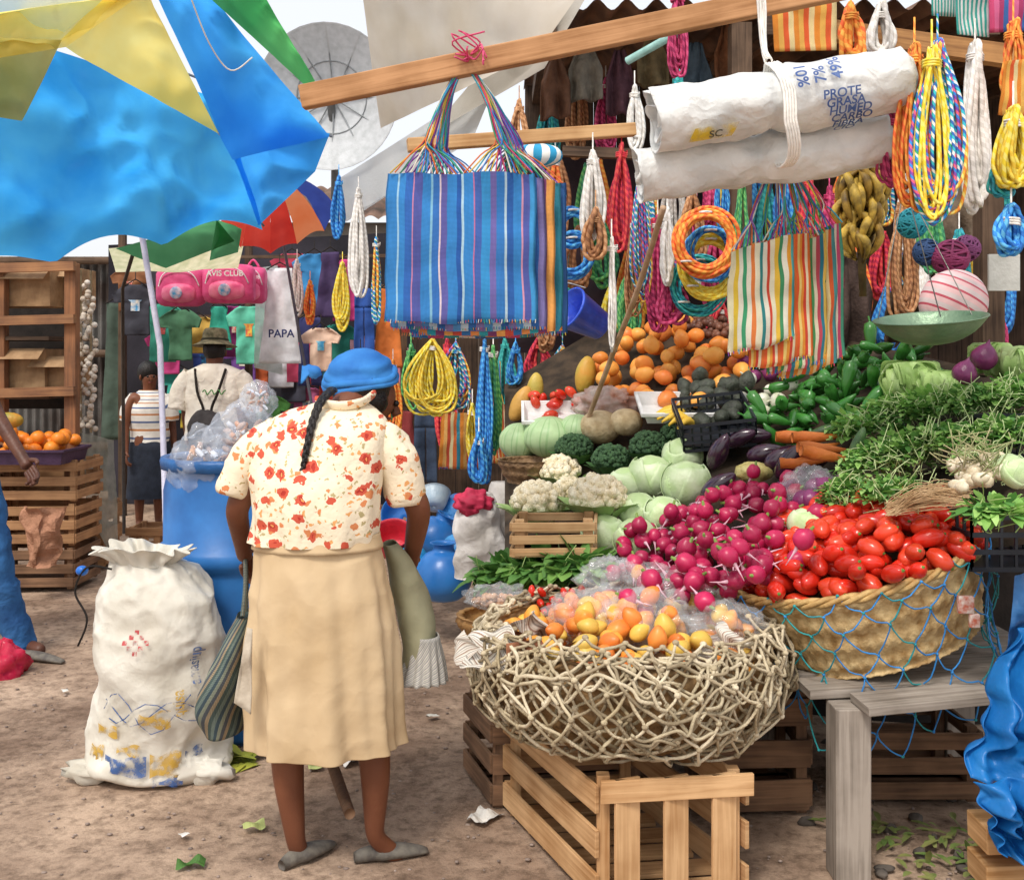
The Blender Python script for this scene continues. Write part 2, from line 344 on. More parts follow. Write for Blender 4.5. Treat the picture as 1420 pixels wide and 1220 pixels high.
for k in range(12):
    a=k*PI/6; b=B(); b.tube([c+T@V((r*math.cos(a),r*math.sin(a),.24-.3*r*r-.02)) for r in (.02,.3,.6,.88)],.01,5); build(b,'rib',mat('a3a8aa',r=.5),t)
for rr_ in (.45,.88): b=B(); b.tube([c+T@V((rr_*math.cos(a*PI/16),rr_*math.sin(a*PI/16),.22-.3*rr_*rr_)) for a in range(32)],.01,5,closed=True); build(b,'ring',mat('a3a8aa',r=.5),t)
b=B(); b.tube([c+V((0,.2,0)),c+V((0,.5,-.6)),c+V((0,.5,-1.2))],.05,8); build(b,'mast',mat('8d9090',r=.5),t)
CREAM=mat('f2eadc','ddd0ba',r=.8,s=2,tr=.5,bump=.2,bs=6,dist=.03)
def tarp(c,mt,lab,name='tarp',amp=.08,ns=1.6,sag=.1,seed=1,nu=36,nv=30): return one(B().grid(patch(c,nu,nv,amp,ns,seed,sag),nu,nv),name,mt,lab,'tarp')
tarp([(498,-40,6.0),(840,-60,5.0),(745,75,5.2),(528,178,6.8)],CREAM,'cream canvas tarp stretched above the wooden beam','canvas_tarp',amp=.12)
tarp([(700,60,6.0),(840,-50,5.4),(755,95,5.6),(590,190,6.6)],mat('e6e2d8','c6c0b2',r=.8,s=2,tr=.5),'grey white tarp strip sloping under the cream canvas','canvas_tarp',seed=5)
tarp([(470,248,7.0),(690,110,6.2),(655,195,6.2),(480,308,7.2)],mat('f4f6f4','dfe3e3',r=.6,s=2,tr=.5),'white plastic awning sloping down behind the blue bags','awning',seed=3)
tarp([(150,345,8.2),(340,330,8.0),(330,372,7.6),(160,378,7.8)],mat('e2e2c0','c2c89e',r=.7,tr=.5),'pale yellow awning below the green umbrella edge','awning',seed=8,amp=.04)
tarp([(355,372,8.9),(385,368,8.9),(392,520,8.9),(352,510,8.9)],mat('dfe8e4','b8c8c4',r=.5,tr=.4,alpha=.8),'pale plastic sheet hanging beside the pink backpacks','plastic_sheet',seed=8,amp=.03)
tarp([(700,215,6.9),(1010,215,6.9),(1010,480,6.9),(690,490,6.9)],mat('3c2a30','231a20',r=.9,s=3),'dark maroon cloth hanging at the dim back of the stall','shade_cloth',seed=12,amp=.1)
# ---------------------------------------------------------------- umbrellas
def umat(c,c2): return mat(c,c2,r=.45,s=3,bump=.35,bs=7,tr=.82,spec=.2,dist=.03,var=0)
BL=umat('58c4ff','38a8f8');BL2=umat('52b6ff','3a9cf0');YE=umat('fff09a','fbdc70');OL=umat('ccbe78','a8a25c');GR=umat('66c070','48a85e');PALE=umat('f0f6ea','d0e8e4')
t=thing('market_umbrella','huge blue and yellow market umbrella over the left lane','umbrella',P(235,900,5.2))
def scallop(cs,mt_,sd,nm='canopy_panel',amp=.05):
    g=patch(cs,44,34,amp,3.2,sd,-.04)
    def f(u,v):
        p=g(u,v); 
        if v>.7: p.z+=.07*((v-.7)/.3)*(math.sin(PI*((u*3)%1))-.5)
        p.y+=.03*math.sin(u*17+3*v)*v
        return p
    build(B().grid(f,44,34),nm,mt_,t)
scallop([(-90,20,4.2),(310,140,4.55),(362,308,5.1),(-90,378,4.5)],BL,1,amp=.12)
for cs,mt_,sd in [([(298,150,4.52),(457,186,4.85),(437,238,4.95),(358,314,5.1)],BL2,2),
   ([(200,-40,4.0),(262,-40,4.0),(457,190,4.84),(322,222,4.5)],BL2,3),([(-90,60,3.85),(78,55,3.95),(200,-45,3.95),(-90,-45,3.8)],PALE,4),
   ([(78,60,3.93),(190,-45,3.9),(215,10,4.05),(303,186,4.42)],YE,5),([(-90,50,3.8),(85,56,3.9),(30,168,4.0),(-90,150,3.9)],OL,6),([(-90,30,3.78),(200,-10,3.92),(90,66,3.92),(-90,95,3.82)],YE,9),
   ([(248,-40,3.9),(345,-40,4.2),(440,118,4.65),(424,120,4.6)],GR,7)]:
    build(B().grid(patch(cs,30,24,.09,3.2,sd,-.05),30,24),'canopy_panel',mt_,t)
PM=mat('d8d6e4','c0bed0',r=.4,metal=.1)
b=B(); b.tube([P(236,905,5.2),P(222,480,5.2),P(200,345,5.2),P(150,60,4.75)],.015,10); build(b,'pole',PM,t)
for q in ((457,186,4.85),(362,312,5.1),(-80,375,4.5),(303,186,4.45),(200,-40,4.0)):
    b=B(); b.tube([P(150,60,4.8),(P(150,60,4.8)+P(*q))*.5+V((0,.2,.04)),P(*q)+V((0,.06,0))],.006,6); build(b,'rib',mat('8a9098',r=.4,metal=.3),t)
b=B(); b.tube(spl([P(262,-10,3.85),P(290,60,4.0),P(320,98,4.1),P(350,80,4.1)],6),.003,5); build(b,'loose_cord',mat('e8e4da'),t)
t=thing('red_umbrella','small red and orange umbrella behind the big blue one','umbrella',P(440,640,7.6))
AP_=P(380,262,7.8)
rim=[P(300,330,7.3),P(335,352,7.1),P(375,362,7.05),P(412,348,7.1),P(450,330,7.2),P(472,302,7.4)]
for k,mt_ in enumerate([umat('ff6a50','e84a3c'),umat('f85a48','e04034'),umat('f04a3c','d0342c'),umat('ffa878','f88850'),umat('4a68d0','364aa8')]):
    a_,b_=rim[k],rim[k+1]
    def f(u,v,a_=a_,b_=b_):
        e=a_*(1-u)+b_*u; p=AP_*(1-v)+e*v; p.z+=.16*math.sin(PI*v*.9)-.05*math.sin(PI*u)*v*v*-1*.6; p.y-=.05*math.sin(PI*v); return p+V((0,.02,.02))*n3(p,6,k)
    build(B().grid(f,10,12),'canopy_panel',mt_,t)
b=B(); b.tube([P(446,640,7.6),P(380,262,7.8)],.011,8); build(b,'pole',mat('4a4a52'),t)
t=thing('green_umbrella','dark green umbrella edge seen under the blue umbrella','umbrella',P(172,740,8.0))
for cs in [[(160,345,7.0),(300,305,6.6),(325,335,6.8),(230,372,6.9)],[(300,305,6.6),(335,318,6.7),(330,350,6.9),(290,362,6.9)]]:
    build(B().grid(patch(cs,14,10,.06,3,4,-.06),14,10),'canopy_panel',umat('5a9a6a','448056'),t)
b=B(); b.tube([P(172,740,8.0),P(170,400,8.0),P(185,350,7.2)],.014,8); build(b,'pole',mat('4a4038'),t)
# ---------------------------------------------------------------- left stall
t=thing('timber_stall','rough timber shelf stall at the left edge of the lane','stall',P(50,815,6.8))
for px,y0,y1,w_ in ((100,365,815,.075),(2,365,815,.07),(-80,365,815,.07)):
    b=B(); b.beam(P(px,y0,6.75),P(px,y1,6.75),w_,w_); build(b,'post',wood('9a6a48','6c4c38'),t,smooth=False,bevel=.005)
for y in (372,445,545,640):
    b=B(); b.beam(P(-110,y+3,6.69),P(104,y-3,6.69),.05,.06); build(b,'rail',wood('a87a54','7a5640'),t,smooth=False)
for y in (470,548):
    b=B(); b.box(P(-5,y,7.05),(1.0,.65,.025)); build(b,'shelf',DARKW,t,smooth=False)
b=B(); b.box(P(-5,470,7.45),(1.1,.02,1.0)); build(b,'back_board',DK,t,smooth=False)
def carton(px,py,Y,w_,h_,d_,lab,yaw=0):
    c=P(px,py,Y); t=thing('cardboard_carton',lab,'carton',c)
    b=B(); b.box(c+V((0,d_/2,h_/2)),(w_,d_,h_)); build(b,'carton_body',mat('b08d66','8d6d4c',r=.85),t,smooth=False,bevel=.004)
    b=B(); b.grid(lambda u,v:c+V((-w_/2+u*w_,-.004-v*.10,h_+.004-v*.07)),4,3); build(b,'flap',mat('b89670','977655',r=.85),t)
carton(25,425,6.8,.42,.24,.3,'brown carton on the top shelf of the left stall'); carton(88,425,7.0,.2,.26,.3,'narrow brown carton beside the left stall post, top shelf')
carton(20,541,6.8,.4,.27,.3,'brown carton on the middle shelf of the left stall'); carton(75,541,6.85,.26,.22,.3,'small brown carton on the middle shelf beside the post')
def crate(c,ax,bx_,h,mt_,lab,nf=3,ns_=3,group=None,vert=True,name='wooden_crate'):
    c=V(c);ax=V(ax);bx_=V(bx_);t=thing(name,lab,'crate',c+(ax+bx_)*.5,group); up=V((0,0,1)); ua=ax.normalized(); ub=bx_.normalized()
    for i in (0,1):
        for j in (0,1):
            p=c+ax*i+bx_*j+ua*(.02-.04*i)+ub*(.02-.04*j); b=B(); b.beam(p,p+up*h,.035,.035); build(b,'corner_post',mt_,t,smooth=False,bevel=.002)
    for j,off in ((0,-.008),(1,.008)):
        for i in range(nf):
            b=B()
            if vert and j==0:
                p=c+ax*((i+.5)/nf)+ub*off*1.0; q=ax.length/nf
                b.beam(p-ub*.012,p-ub*.012+up*(h-.0),q*.55,.012,up=ub)
            else:
                z=h*(i+.5)/nf; p=c+bx_*j+up*z+ub*off; b.beam(p-ua*.006,p+ax+ua*.006+up*R.uniform(-.004,.004),.012,h/nf*.66)
            build(b,'slat',mt_,t,smooth=False,bevel=.0015)
    if vert:
        b=B(); p=c+up*(h-.03)-ub*.03; b.beam(p-ua*.01,p+ax+ua*.01,.014,.06); build(b,'rail',mt_,t,smooth=False,bevel=.002)
    for i,off in ((0,-.008),(1,.008)):
        for k in range(ns_):
            b=B(); z=h*(k+.5)/ns_; p=c+ax*i+up*z+ua*off; b.beam(p-ub*.006,p+bx_+ub*.006+up*R.uniform(-.004,.004),.012,h/ns_*.62); build(b,'slat',mt_,t,smooth=False,bevel=.0015)
    b=B()
    for k in range(6): p=c+bx_*((k+.5)/6)+up*.02; b.beam(p,p+ax,.012*6,.012)
    build(b,'bottom_boards',mt_,t,smooth=False)
    return t
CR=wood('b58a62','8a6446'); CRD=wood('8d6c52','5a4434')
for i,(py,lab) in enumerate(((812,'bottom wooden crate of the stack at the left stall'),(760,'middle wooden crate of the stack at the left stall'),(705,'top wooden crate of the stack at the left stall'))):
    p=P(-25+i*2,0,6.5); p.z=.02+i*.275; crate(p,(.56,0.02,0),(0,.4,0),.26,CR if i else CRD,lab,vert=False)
p=P(120,800,7.2); p.z=.01; crate(p,(.12,0,0),(0,.3,0),.45,CR,'narrow upright crate beside the left stall post',vert=False)
p=P(178,775,7.6); p.z=.01; crate(p,(.26,0,0),(0,.3,0),.22,CR,'small slatted crate on the ground left of the blue drum',vert=True)
def tray(c,w_,d_,h_,mt_,lab,name='tray',T=None,rim=.012):
    c=V(c);b=B();T=T or MX.Identity(3)
    def ring(k,z): return [c+T@V((sx*(w_/2+k),sy*(d_/2+k),z)) for sx,sy in ((-1,-1),(1,-1),(1,1),(-1,1))]
    rs=[ring(-.02,0),ring(.0,h_),ring(rim,h_),ring(rim,h_-.012),ring(.001,h_-.02)]
    vs=[p for r in rs for p in r]; fs=[(3,2,1,0)]
    for i in range(len(rs)-1):
        for k in range(4): fs.append((i*4+k,i*4+(k+1)%4,(i+1)*4+(k+1)%4,(i+1)*4+k))
    b.raw(vs,fs); return one(b,name,mt_,lab,'tray',smooth=False,solid=.004)
c=P(45,640,6.55); tray(c,.55,.4,.09,mat('4a3450','3a2840',r=.5),'dark purple tray of oranges at the left stall','fruit_tray')
bo=B().blob((0,0,0),.04,14,9,amp=.02); ORM=mesh_of(bo,'orange',mat('f0922e','e27c20',r=.4,bs=200,bump=.3,dist=.002,s=3))
for k in range(30): inst('orange',ORM,c+V((R.uniform(-.24,.24),R.uniform(-.16,.16),.08+.04*(k%3))),rrot(),R.uniform(.9,1.15),'orange heaped in the purple tray at the left stall','orange','oranges in the left stall tray')
b=B(); b.blob(P(12,583,6.3),(.09,.05,.05),16,10); one(b,'papaya',mat('d8862e','7a8a30',r=.5,s=8),'cut orange green papaya at the left edge above the oranges','papaya')
GA=mat('e0d8cc','beae9a',r=.7)
for k,(px,lab) in enumerate(((112,'long braid of pale garlic hanging by the left post, nearer one'),(126,'long braid of pale garlic hanging by the left post, farther one'))):
    t=thing('garlic_braid',lab,'garlic braid',P(px,600,7.0)); b=B(); b.tube([P(px,375,7),P(px,600,7)],.008,5); build(b,'string',ROPEW,t)
    b=B()
    for i in range(46):
        p=P(px+R.uniform(-7,7),392+i*4.5,7.0+R.uniform(-.03,.03)); b.blob(p,(.022,.022,.02),8,5)
    build(b,'garlic_bulbs',GA,t)
one(B().grid(patch([(115,600,6.9),(158,610,7.3),(165,800,7.1),(118,690,6.9)],12,14,.08,5,3,0),12,14),'plastic_sheet',mat('aaac9e','8a8d80',r=.3,alpha=.6),'translucent greenish plastic sheet hanging by the left post','plastic sheet')
b=B(); b.grid(lambda u,v:P(28+u*58*(1-.25*v)+8*v,702+v*82,6.3)+V((.03*rdg((u*2,v*2,1),1.5),-.09*math.sin(PI*u)+.05*n3((u*4,v*4,2),1),.02*n3((u*5,v*5,3),1))),24,24); one(b,'paper_bag',crease('b8866a','946a50',12,dist=.02,st=.6),'crumpled brown paper bag hanging on the left crates','bag',smooth=False)
b=B(); b.blob(P(2,928,4.85),(.11,.1,.12),30,20,amp=.2,ns=7,seed=6,rid=.1); one(b,'red_plastic_bag',mat('e8385a','c02444',r=.2,bs=18,bump=.6,tr=.3),'knotted red plastic bag on the ground at the left edge','plastic bag')
# ---------------------------------------------------------------- people
def fig(name,label,o,H,face,J={},skin=SKIN,hand=True):
    f=V(face).normalized(); s=f.cross(V((0,0,1))).normalized()
    o=V(o)
    def W(a,bk,z): return o+s*a*H-f*bk*H+V((0,0,z*H))
    D={'pelvis':(W(0,0,.52),.07),'spine':(W(0,0,.62),.06),'chest':(W(0,0,.74),.068),'neck':(W(0,0,.835),.03),'head0':(W(0,-.008,.885),.046),'head1':(W(0,-.004,.945),.05)}
    for q,sg in (('R',1),('L',-1)):
        D.update({'sh'+q:(W(.1*sg,0,.80),.034),'el'+q:(W(.135*sg,.01,.63),.026),'wr'+q:(W(.14*sg,-.03,.49),.017),
        'hip'+q:(W(.05*sg,0,.49),.052),'kn'+q:(W(.055*sg,-.005,.28),.034),'ca'+q:(W(.055*sg,.01,.2),.033),'an'+q:(W(.055*sg,.012,.045),.021),'toe'+q:(W(.065*sg,-.07,.018),.018)})
    for k,v in J.items():
        if isinstance(v,tuple): D[k]=(V(v[0]),v[1])
        else: D[k]=(V(v),D[k][1])
    names=list(D); E=[('pelvis','spine'),('spine','chest'),('chest','neck'),('neck','head0'),('head0','head1')]
    for q in 'RL': E+=[('chest','sh'+q),('sh'+q,'el'+q),('el'+q,'wr'+q),('pelvis','hip'+q),('hip'+q,'kn'+q),('kn'+q,'ca'+q),('ca'+q,'an'+q),('an'+q,'toe'+q)]
    vs=[D[n][0] for n in names]; rs=[D[n][1]*H for n in names]; es=[(names.index(a),names.index(b_)) for a,b_ in E]; roots=[0]
    def add(p,r,par):
        vs.append(V(p)); rs.append(r*H); 
        if par is None: roots.append(len(vs)-1)
        else: es.append((par,len(vs)-1))
        return len(vs)-1
    if hand:
        for q,sg in (('R',1),('L',-1)):
            wv=D['wr'+q][0]; d=(wv-D['el'+q][0]).normalized(); sd=(f-d*f.dot(d)).normalized(); inn=d.cross(sd)*(1 if sg<0 else -1)
            pi_=add(wv+d*.035*H,.019,names.index('wr'+q))
            for k in range(4):
                b0=wv+d*.035*H+sd*(.5*(1.5-k))*.018*H; ln=(.92,1.05,1,.8)[k]; a=add(b0,.0075,None)
                a=add(b0+d*.035*H*ln,.0065,a); a=add(b0+d*.055*H*ln+inn*.012*H,.006,a); add(b0+d*.06*H*ln+inn*.03*H,.005,a)
            b0=wv+d*.015*H+sd*.012*H; a=add(b0,.008,None); a=add(b0+sd*.02*H+d*.018*H,.007,a); add(b0+sd*.022*H+d*.036*H+inn*.01*H,.006,a)
    t=thing(name,label,'person',(o.x,o.y,0))
    me=bpy.data.meshes.new('body'); og=ORG[t.name]; me.from_pydata([tuple(v-og) for v in vs],es,[]); ob=bpy.data.objects.new('body',me); COL.objects.link(ob)
    ob.modifiers.new('k','SKIN'); 
    sv=me.skin_vertices[0].data if me.skin_vertices else None
    if sv is None:
        bm=bmesh.new(); bm.from_mesh(me); bm.verts.layers.skin.verify(); bm.to_mesh(me); bm.free(); sv=me.skin_vertices[0].data
    for i,x in enumerate(sv): x.radius=(rs[i],rs[i]); x.use_root=(i in roots)
    md=ob.modifiers.new('u','SUBSURF'); md.levels=2; md.render_levels=2
    dg=bpy.context.evaluated_depsgraph_get(); m2=bpy.data.meshes.new_from_object(ob.evaluated_get(dg)); bpy.data.objects.remove(ob)
    for p in m2.polygons: p.use_smooth=True
    m2.materials.clear(); m2.materials.append(skin); ob=bpy.data.objects.new('body',m2); COL.objects.link(ob); ob.parent=t; ORG[ob.name]=og
    return t,D
def cloth_noise(a1,s1,a2,s2,seed=0):
    def fn(p,a,v,c):
        d=(p-c); d.z=0; L_=d.length or 1
        k=a1*n3(p,s1,seed)+a2*n3(p,s2,seed+3)+a2*.6*rdg(p,s2*.6,seed)
        return p+d/L_*k
    return fn
def face_parts(t,c,f,H):
    f=V(f).normalized(); s=f.cross(V((0,0,1))).normalized(); u=s.cross(f)
    for g in (-1,1): b=B(); b.blob(c+f*.046*H+s*g*.018*H+u*.004*H,.007*H,8,6); build(b,'eye',mat('1a1210',r=.2),t)
    b=B(); b.tube([c+f*.046*H+u*.006*H,c+f*.06*H-u*.012*H,c+f*.052*H-u*.02*H],[.004*H,.01*H,.008*H],8); build(b,'nose',SKIN,t)
    b=B(); b.tube([c+f*.044*H-s*.014*H-u*.032*H,c+f*.051*H-u*.031*H,c+f*.044*H+s*.014*H-u*.032*H],.004*H,6); build(b,'mouth',mat('7a3a30',r=.5),t)
    for g in (-1,1): b=B(); b.blob(c+s*g*.049*H-u*.002*H,(.007*H,.01*H,.017*H),8,6); build(b,'ear',SKIN,t)
YW=3.05
def Q(px,py,dy=0): return P(px,py,YW+dy)
o=Q(465,1198); o.z=0; H=1.5
J={'pelvis':(Q(440,800),.065),'spine':Q(437,720,.02),'chest':(Q(442,640,.06),.058),'neck':(Q(476,566,.14),.032),'head0':(Q(502,548,.24),.048),'head1':(Q(506,520,.27),.052),
 'shL':(Q(372,615,.05),.034),'elL':(Q(327,705,.04),.025),'wrL':(Q(338,762,.17),.018),'shR':(Q(524,612,.06),.034),'elR':(Q(583,705,.08),.028),'wrR':(Q(570,775,.24),.018),
 'hipL':Q(402,850),'knL':(Q(398,985),.038),'caL':(Q(399,1070),.034),'anL':(Q(411,1172),.019),'toeL':Q(428,1196,.08),
 'hipR':Q(490,850),'knR':(Q(512,985),.038),'caR':(Q(521,1068),.033),'anR':(Q(519,1160),.019),'toeR':Q(556,1192,.05)}
wt,D=fig('market_woman','woman seen from behind in flowered blouse, khaki skirt and blue headscarf',o,H,(.35,.9,0),J)
KH=crease('d2b994','c0a57e',5,dist=.02,st=.32)
def skf(p,a,v,c):
    d=p-c; d.z=0; L_=d.length; k=(.012*math.sin(a*8+2.2*n3(p,2.2))*(v**1.2)+.006*math.sin(a*17+3*n3(p,3))*v+.009*n3((p.x*1.5,p.y*1.5,p.z),3,1)+.0035*rdg((p.x+.6*p.z,p.y,p.z*.8),8,2)+.003*rdg((p.x-.7*p.z,p.y,p.z*.8),10,5))
    return p+d/L_*(k-.006)
def ring(py,xl,xr,ry,dy=0.): return (Q((xl+xr)/2,py,dy),(xr-xl)/2*(YW+dy)/F,ry)
b=B(); b.loft([ring(738,358,522,.12),ring(765,352,528,.13),ring(800,350,535,.145),ring(870,344,547,.155),ring(930,342,552,.16),ring(1000,346,556,.165),ring(1030,348,560,.165)],200,fn=skf,sub=16)
build(b,'skirt',KH,wt,solid=.004)
b=B(); b.loft([ring(738,354,526,.122),ring(758,351,529,.133)],60,fn=cloth_noise(.004,10,.002,30),sub=4); build(b,'waistband',KH,wt,solid=.005)
m,nt,bs_=base('floral',.8,.2); L=nt.links; tc=nd(nt,'ShaderNodeTexCoord')
wz=nd(nt,'ShaderNodeTexNoise',Scale=46.,Detail=3.); L.new(tc.outputs['Object'],wz.inputs['Vector'])
sb=nd(nt,'ShaderNodeVectorMath',operation='SCALE'); sb.inputs['Scale'].default_value=.036; L.new(wz.outputs['Color'],sb.inputs[0])
av=nd(nt,'ShaderNodeVectorMath',operation='ADD'); L.new(tc.outputs['Object'],av.inputs[0]); L.new(sb.outputs[0],av.inputs[1])
mp=nd(nt,'ShaderNodeMapping'); mp.inputs['Scale'].default_value=(1,.25,1); L.new(av.outputs[0],mp.inputs[0])
cr_=nd(nt,'ShaderNodeRGB'); cr_.outputs[0].default_value=hx('f0e2c6'); cur=cr_.outputs[0]
for sc_,th,colr,prob in ((60.,.26,'b8a87a',.5),(48.,.27,'e2a468',.45),(30.,.30,'d98a5a',.5),(23.,.37,'cb5a44',.25),(23.,.2,'b03a30',.25),(23.,.09,'e8a060',.25)):
    vo=nd(nt,'ShaderNodeTexVoronoi',Scale=sc_); L.new(mp.outputs[0],vo.inputs['Vector'])
    lt=nd(nt,'ShaderNodeMath',operation='LESS_THAN'); lt.inputs[1].default_value=th; L.new(vo.outputs['Distance'],lt.inputs[0])
    sp=nd(nt,'ShaderNodeSeparateXYZ'); L.new(vo.outputs['Color'],sp.inputs[0]); g=nd(nt,'ShaderNodeMath',operation='GREATER_THAN'); g.inputs[1].default_value=prob; L.new(sp.outputs[0],g.inputs[0])
    mu=nd(nt,'ShaderNodeMath',operation='MULTIPLY'); L.new(lt.outputs[0],mu.inputs[0]); L.new(g.outputs[0],mu.inputs[1])
    mx=nd(nt,'ShaderNodeMix',data_type='RGBA'); L.new(mu.outputs[0],mx.inputs[0]); L.new(cur,mx.inputs[6]); mx.inputs[7].default_value=hx(colr); cur=mx.outputs[2]
nb=nd(nt,'ShaderNodeTexNoise',Scale=7.,Detail=3.); L.new(av.outputs[0],nb.inputs['Vector'])
finish(nt,bs_,cur,0,0,1,nb.outputs[0],.5,.04); FLO=m
def blf(p,a,v,c):
    d=(p-c); d.z=0; L_=d.length or 1
    k=.014*n3(p,5,2)+.006*rdg((p.x,p.y,p.z*.5),9,1)+.004*n3(p,18,2)+.006*math.sin(a*10+3*n3(p,3))*max(0,1-v*2.5); return p+d/L_*(k-.003)
b=B(); b.loft([ring(750,347,523,.138),ring(735,348,525,.138),ring(700,350,528,.135),ring(655,348,533,.136,.02),ring(620,352,536,.13,.04),ring(598,358,537,.122,.06),ring(582,371,533,.105,.08),ring(570,395,523,.085,.11),ring(562,424,514,.066,.14),ring(556,442,507,.052,.17)],130,fn=blf,sub=9,sq=.9)
build(b,'blouse',FLO,wt,solid=.004)
b=B(); b.tube(spl([Q(442,556,.10),Q(458,562,.05),Q(480,563,.04),Q(502,558,.07),Q(516,548,.15)],6),.011,8,flat=1.9); build(b,'collar',FLO,wt)
def sleeve(pts,rr,name='sleeve',mt_=None,par=None,n=28,amp=.009):
    b=B(); P_=spl(pts,6); k=len(P_); r2=[rr[0]+(rr[1]-rr[0])*i/(k-1)+.004*n3((i,0,pts[0].x*9),.9) for i in range(k)]
    b.tube(P_,r2,n,cap=False); 
    b.v=[v+V((1,0,1))*amp*n3(v,16) for v in b.v]
    return build(b,name,mt_ or FLO,par or wt,solid=.004)
sleeve([Q(388,608,.06),Q(356,625,.05),Q(336,652,.04),Q(322,684,.04)],(.066,.05)); sleeve([Q(502,606,.07),Q(538,622,.07),Q(556,652,.07),Q(563,696,.08)],(.066,.058))
hc=Q(502,533,.255)
b=B(); b.blob(hc+V((0,-.012,-.008)),(.093,.098,.1),24,16,amp=.03,ns=6); b.blob(hc+V((.02,-.045,-.045)),(.068,.052,.062),18,12,amp=.04); build(b,'hair',HAIR,wt)
BANM=crease('3f8ad0','2a68b0',9,dist=.008,st=.4)
TB=MX.Rotation(math.radians(-6),3,'Y')@MX.Rotation(math.radians(14),3,'X')
def bf(u,v):
    a=2*PI*u; t=v*PI*.5; q=V((math.sin(t)*math.cos(a),math.sin(t)*math.sin(a),math.cos(t)))
    p=TB@V((q.x*.11,q.y*.107,q.z*.092)); k=1+.03*n3(q,2,4)+.028*math.sin(q.z*14+2.5*q.x+2*n3(q,1.5))*math.sin(t); return hc+V((-.006,.0,.02))+p*k
b=B(); b.grid(bf,72,36,cu=True); build(b,'headscarf',BANM,wt,solid=.005)
for q,z_ in enumerate((-.008,.008)):
    b=B(); b.tube([hc+V((-.006,.0,.02))+TB@V(((.113-.002*q)*math.cos(i*PI/18),(.109-.002*q)*math.sin(i*PI/18),z_+.006*math.sin(i*.5+q))) for i in range(36)],.010,8,closed=True,flat=1.3); build(b,'headscarf_band',BANM,wt)
b=B(); kc=Q(436,516,.15); b.blob(kc,(.022,.018,.02),12,8,amp=.15); build(b,'headscarf_knot',BANM,wt)
b=B(); b.grid(lambda u,v:kc+V((-.0-.04*u,(v-.5)*.02,-.0+(v-.5)*.04*(.4+u)+.008*math.sin(u*5))),6,5); build(b,'scarf_tail',BANM,wt,solid=.004)
b=B(); pts=spl([Q(462,540,.12),Q(446,556,.03),Q(434,585,-.04),Q(426,620,-.085),Q(419,652,-.1),Q(404,675,-.1)],14); nn=len(pts)
for q in range(3):
    b.tube([p+V((math.cos(i*.42+q*2.09)*.008,math.sin(i*.84+q*4.18)*.006-.006,0))*(1-.6*i/nn) for i,p in enumerate(pts)],[.0098*(1-.65*i/nn) for i in range(nn)],7)
build(b,'braid',HAIR,wt)
fd=V((.85,.25,-.45)); b=B(); b.blob(hc+V((.038,.02,-.04)),(.068,.07,.08),20,14); build(b,'face',SKIN,wt); face_parts(wt,hc+V((.038,.016,-.035)),fd,H)
def shoe(c,d,L_,par):
    d=V(d).normalized(); s=d.cross(V((0,0,1))); b=B()
    def f(u,v):
        t=v; wdt=.036*(math.sin(PI*min(1,max(.02,.12+t*.82)))**.5)*(1-.25*(t<.3)); h=.055*(1-.45*t)*(math.sin(PI*(.06+.9*t))**.35); a=2*PI*u
        z=math.sin(a); return c+d*(t-.3)*L_+s*math.cos(a)*wdt+V((0,0,max(0.004,h*.5+z*h*.5)))
    b.grid(f,20,14,cu=True,cap=True); return build(b,'shoe',mat('5a544f','7b756a',r=.7,s=30),par)
g=Q(413,1200); g.z=0.004; shoe(g,(.6,.75,0),.2,wt); g=Q(522,1200,.02); g.z=.004; shoe(g,(1,.3,0),.22,wt)
APR=crease('9a9678','7b7860',6,dist=.015,st=.4)
b=B(); b.loft([(Q(540,752,.12),.02,.05),(Q(560,790,.15),.045,.065),(Q(575,850,.15),.055,.07),(Q(580,895,.13),.052,.06),(Q(582,922,.12),.06,.055)],60,fn=cloth_noise(.015,7,.006,14),sub=8); build(b,'apron',APR,wt,solid=.003)
b=B(); b.loft([(Q(590,880,.12),.04,.05),(Q(588,918,.12),.062,.06),(Q(584,945,.1),.075,.06)],90,fn=lambda p,a,v,c:p+V((math.cos(a),math.sin(a),0))*.008*math.sin(a*13+4*n3(p,6))*v,sub=5); build(b,'apron_ruffle',uvmat('gingham',['c8c0b4','9a9c98','bab4a8','86888a'],(26,9)),wt,solid=.002)
PL=uvmat('dark_plaid',['4a5a56','6c7a72','3f5058','858a78','50555a','97866c'],(6,2),r=.7,weave=30)
t=thing('shopping_bag','dark striped cloth shopping bag hanging from the woman\'s left hand','bag',Q(320,1010,-.02))
b=B(); b.loft([(Q(341,850,.08),.02,.06),(Q(332,880,.06),.035,.1),(Q(318,930,.05),.055,.13),(Q(308,975,.05),.068,.13),(Q(312,1010,.05),.05,.11)],30,fn=cloth_noise(.02,6,.008,18),sub=6,cap=True); build(b,'bag_body',PL,t)
b=B(); b.tube(spl([Q(341,855,.1),Q(342,810,.12),Q(340,775,.17)],6),.007,6); build(b,'strap',PL,t); b=B(); b.tube(spl([Q(336,855,.02),Q(340,815,.08),Q(340,775,.17)],6),.007,6); build(b,'strap',PL,t)
b=B(); b.grid(patch([(343,870,2.9),(350,872,2.9),(348,990,2.88),(324,975,2.88)],8,14,.02,9,2,0),8,14); one(b,'cloth_rag',mat('cfc3b0','a89a86',r=.8),'pale rag tucked beside the shopping bag and skirt','rag',solid=.003)
b=B(); b.tube([Q(485,1128,-.15),Q(468,1080,.1),Q(440,1000,.25),Q(390,800,.45)],[.016,.018,.016,.012],10); one(b,'walking_stick',wood('7b5c44','5a4332'),'wooden walking stick leaning past the woman\'s skirt hem','walking stick')
JE=crease('3a70a8','264e80',9,dist=.015,st=.5)
o=P(-10,905,5.2); o.z=0
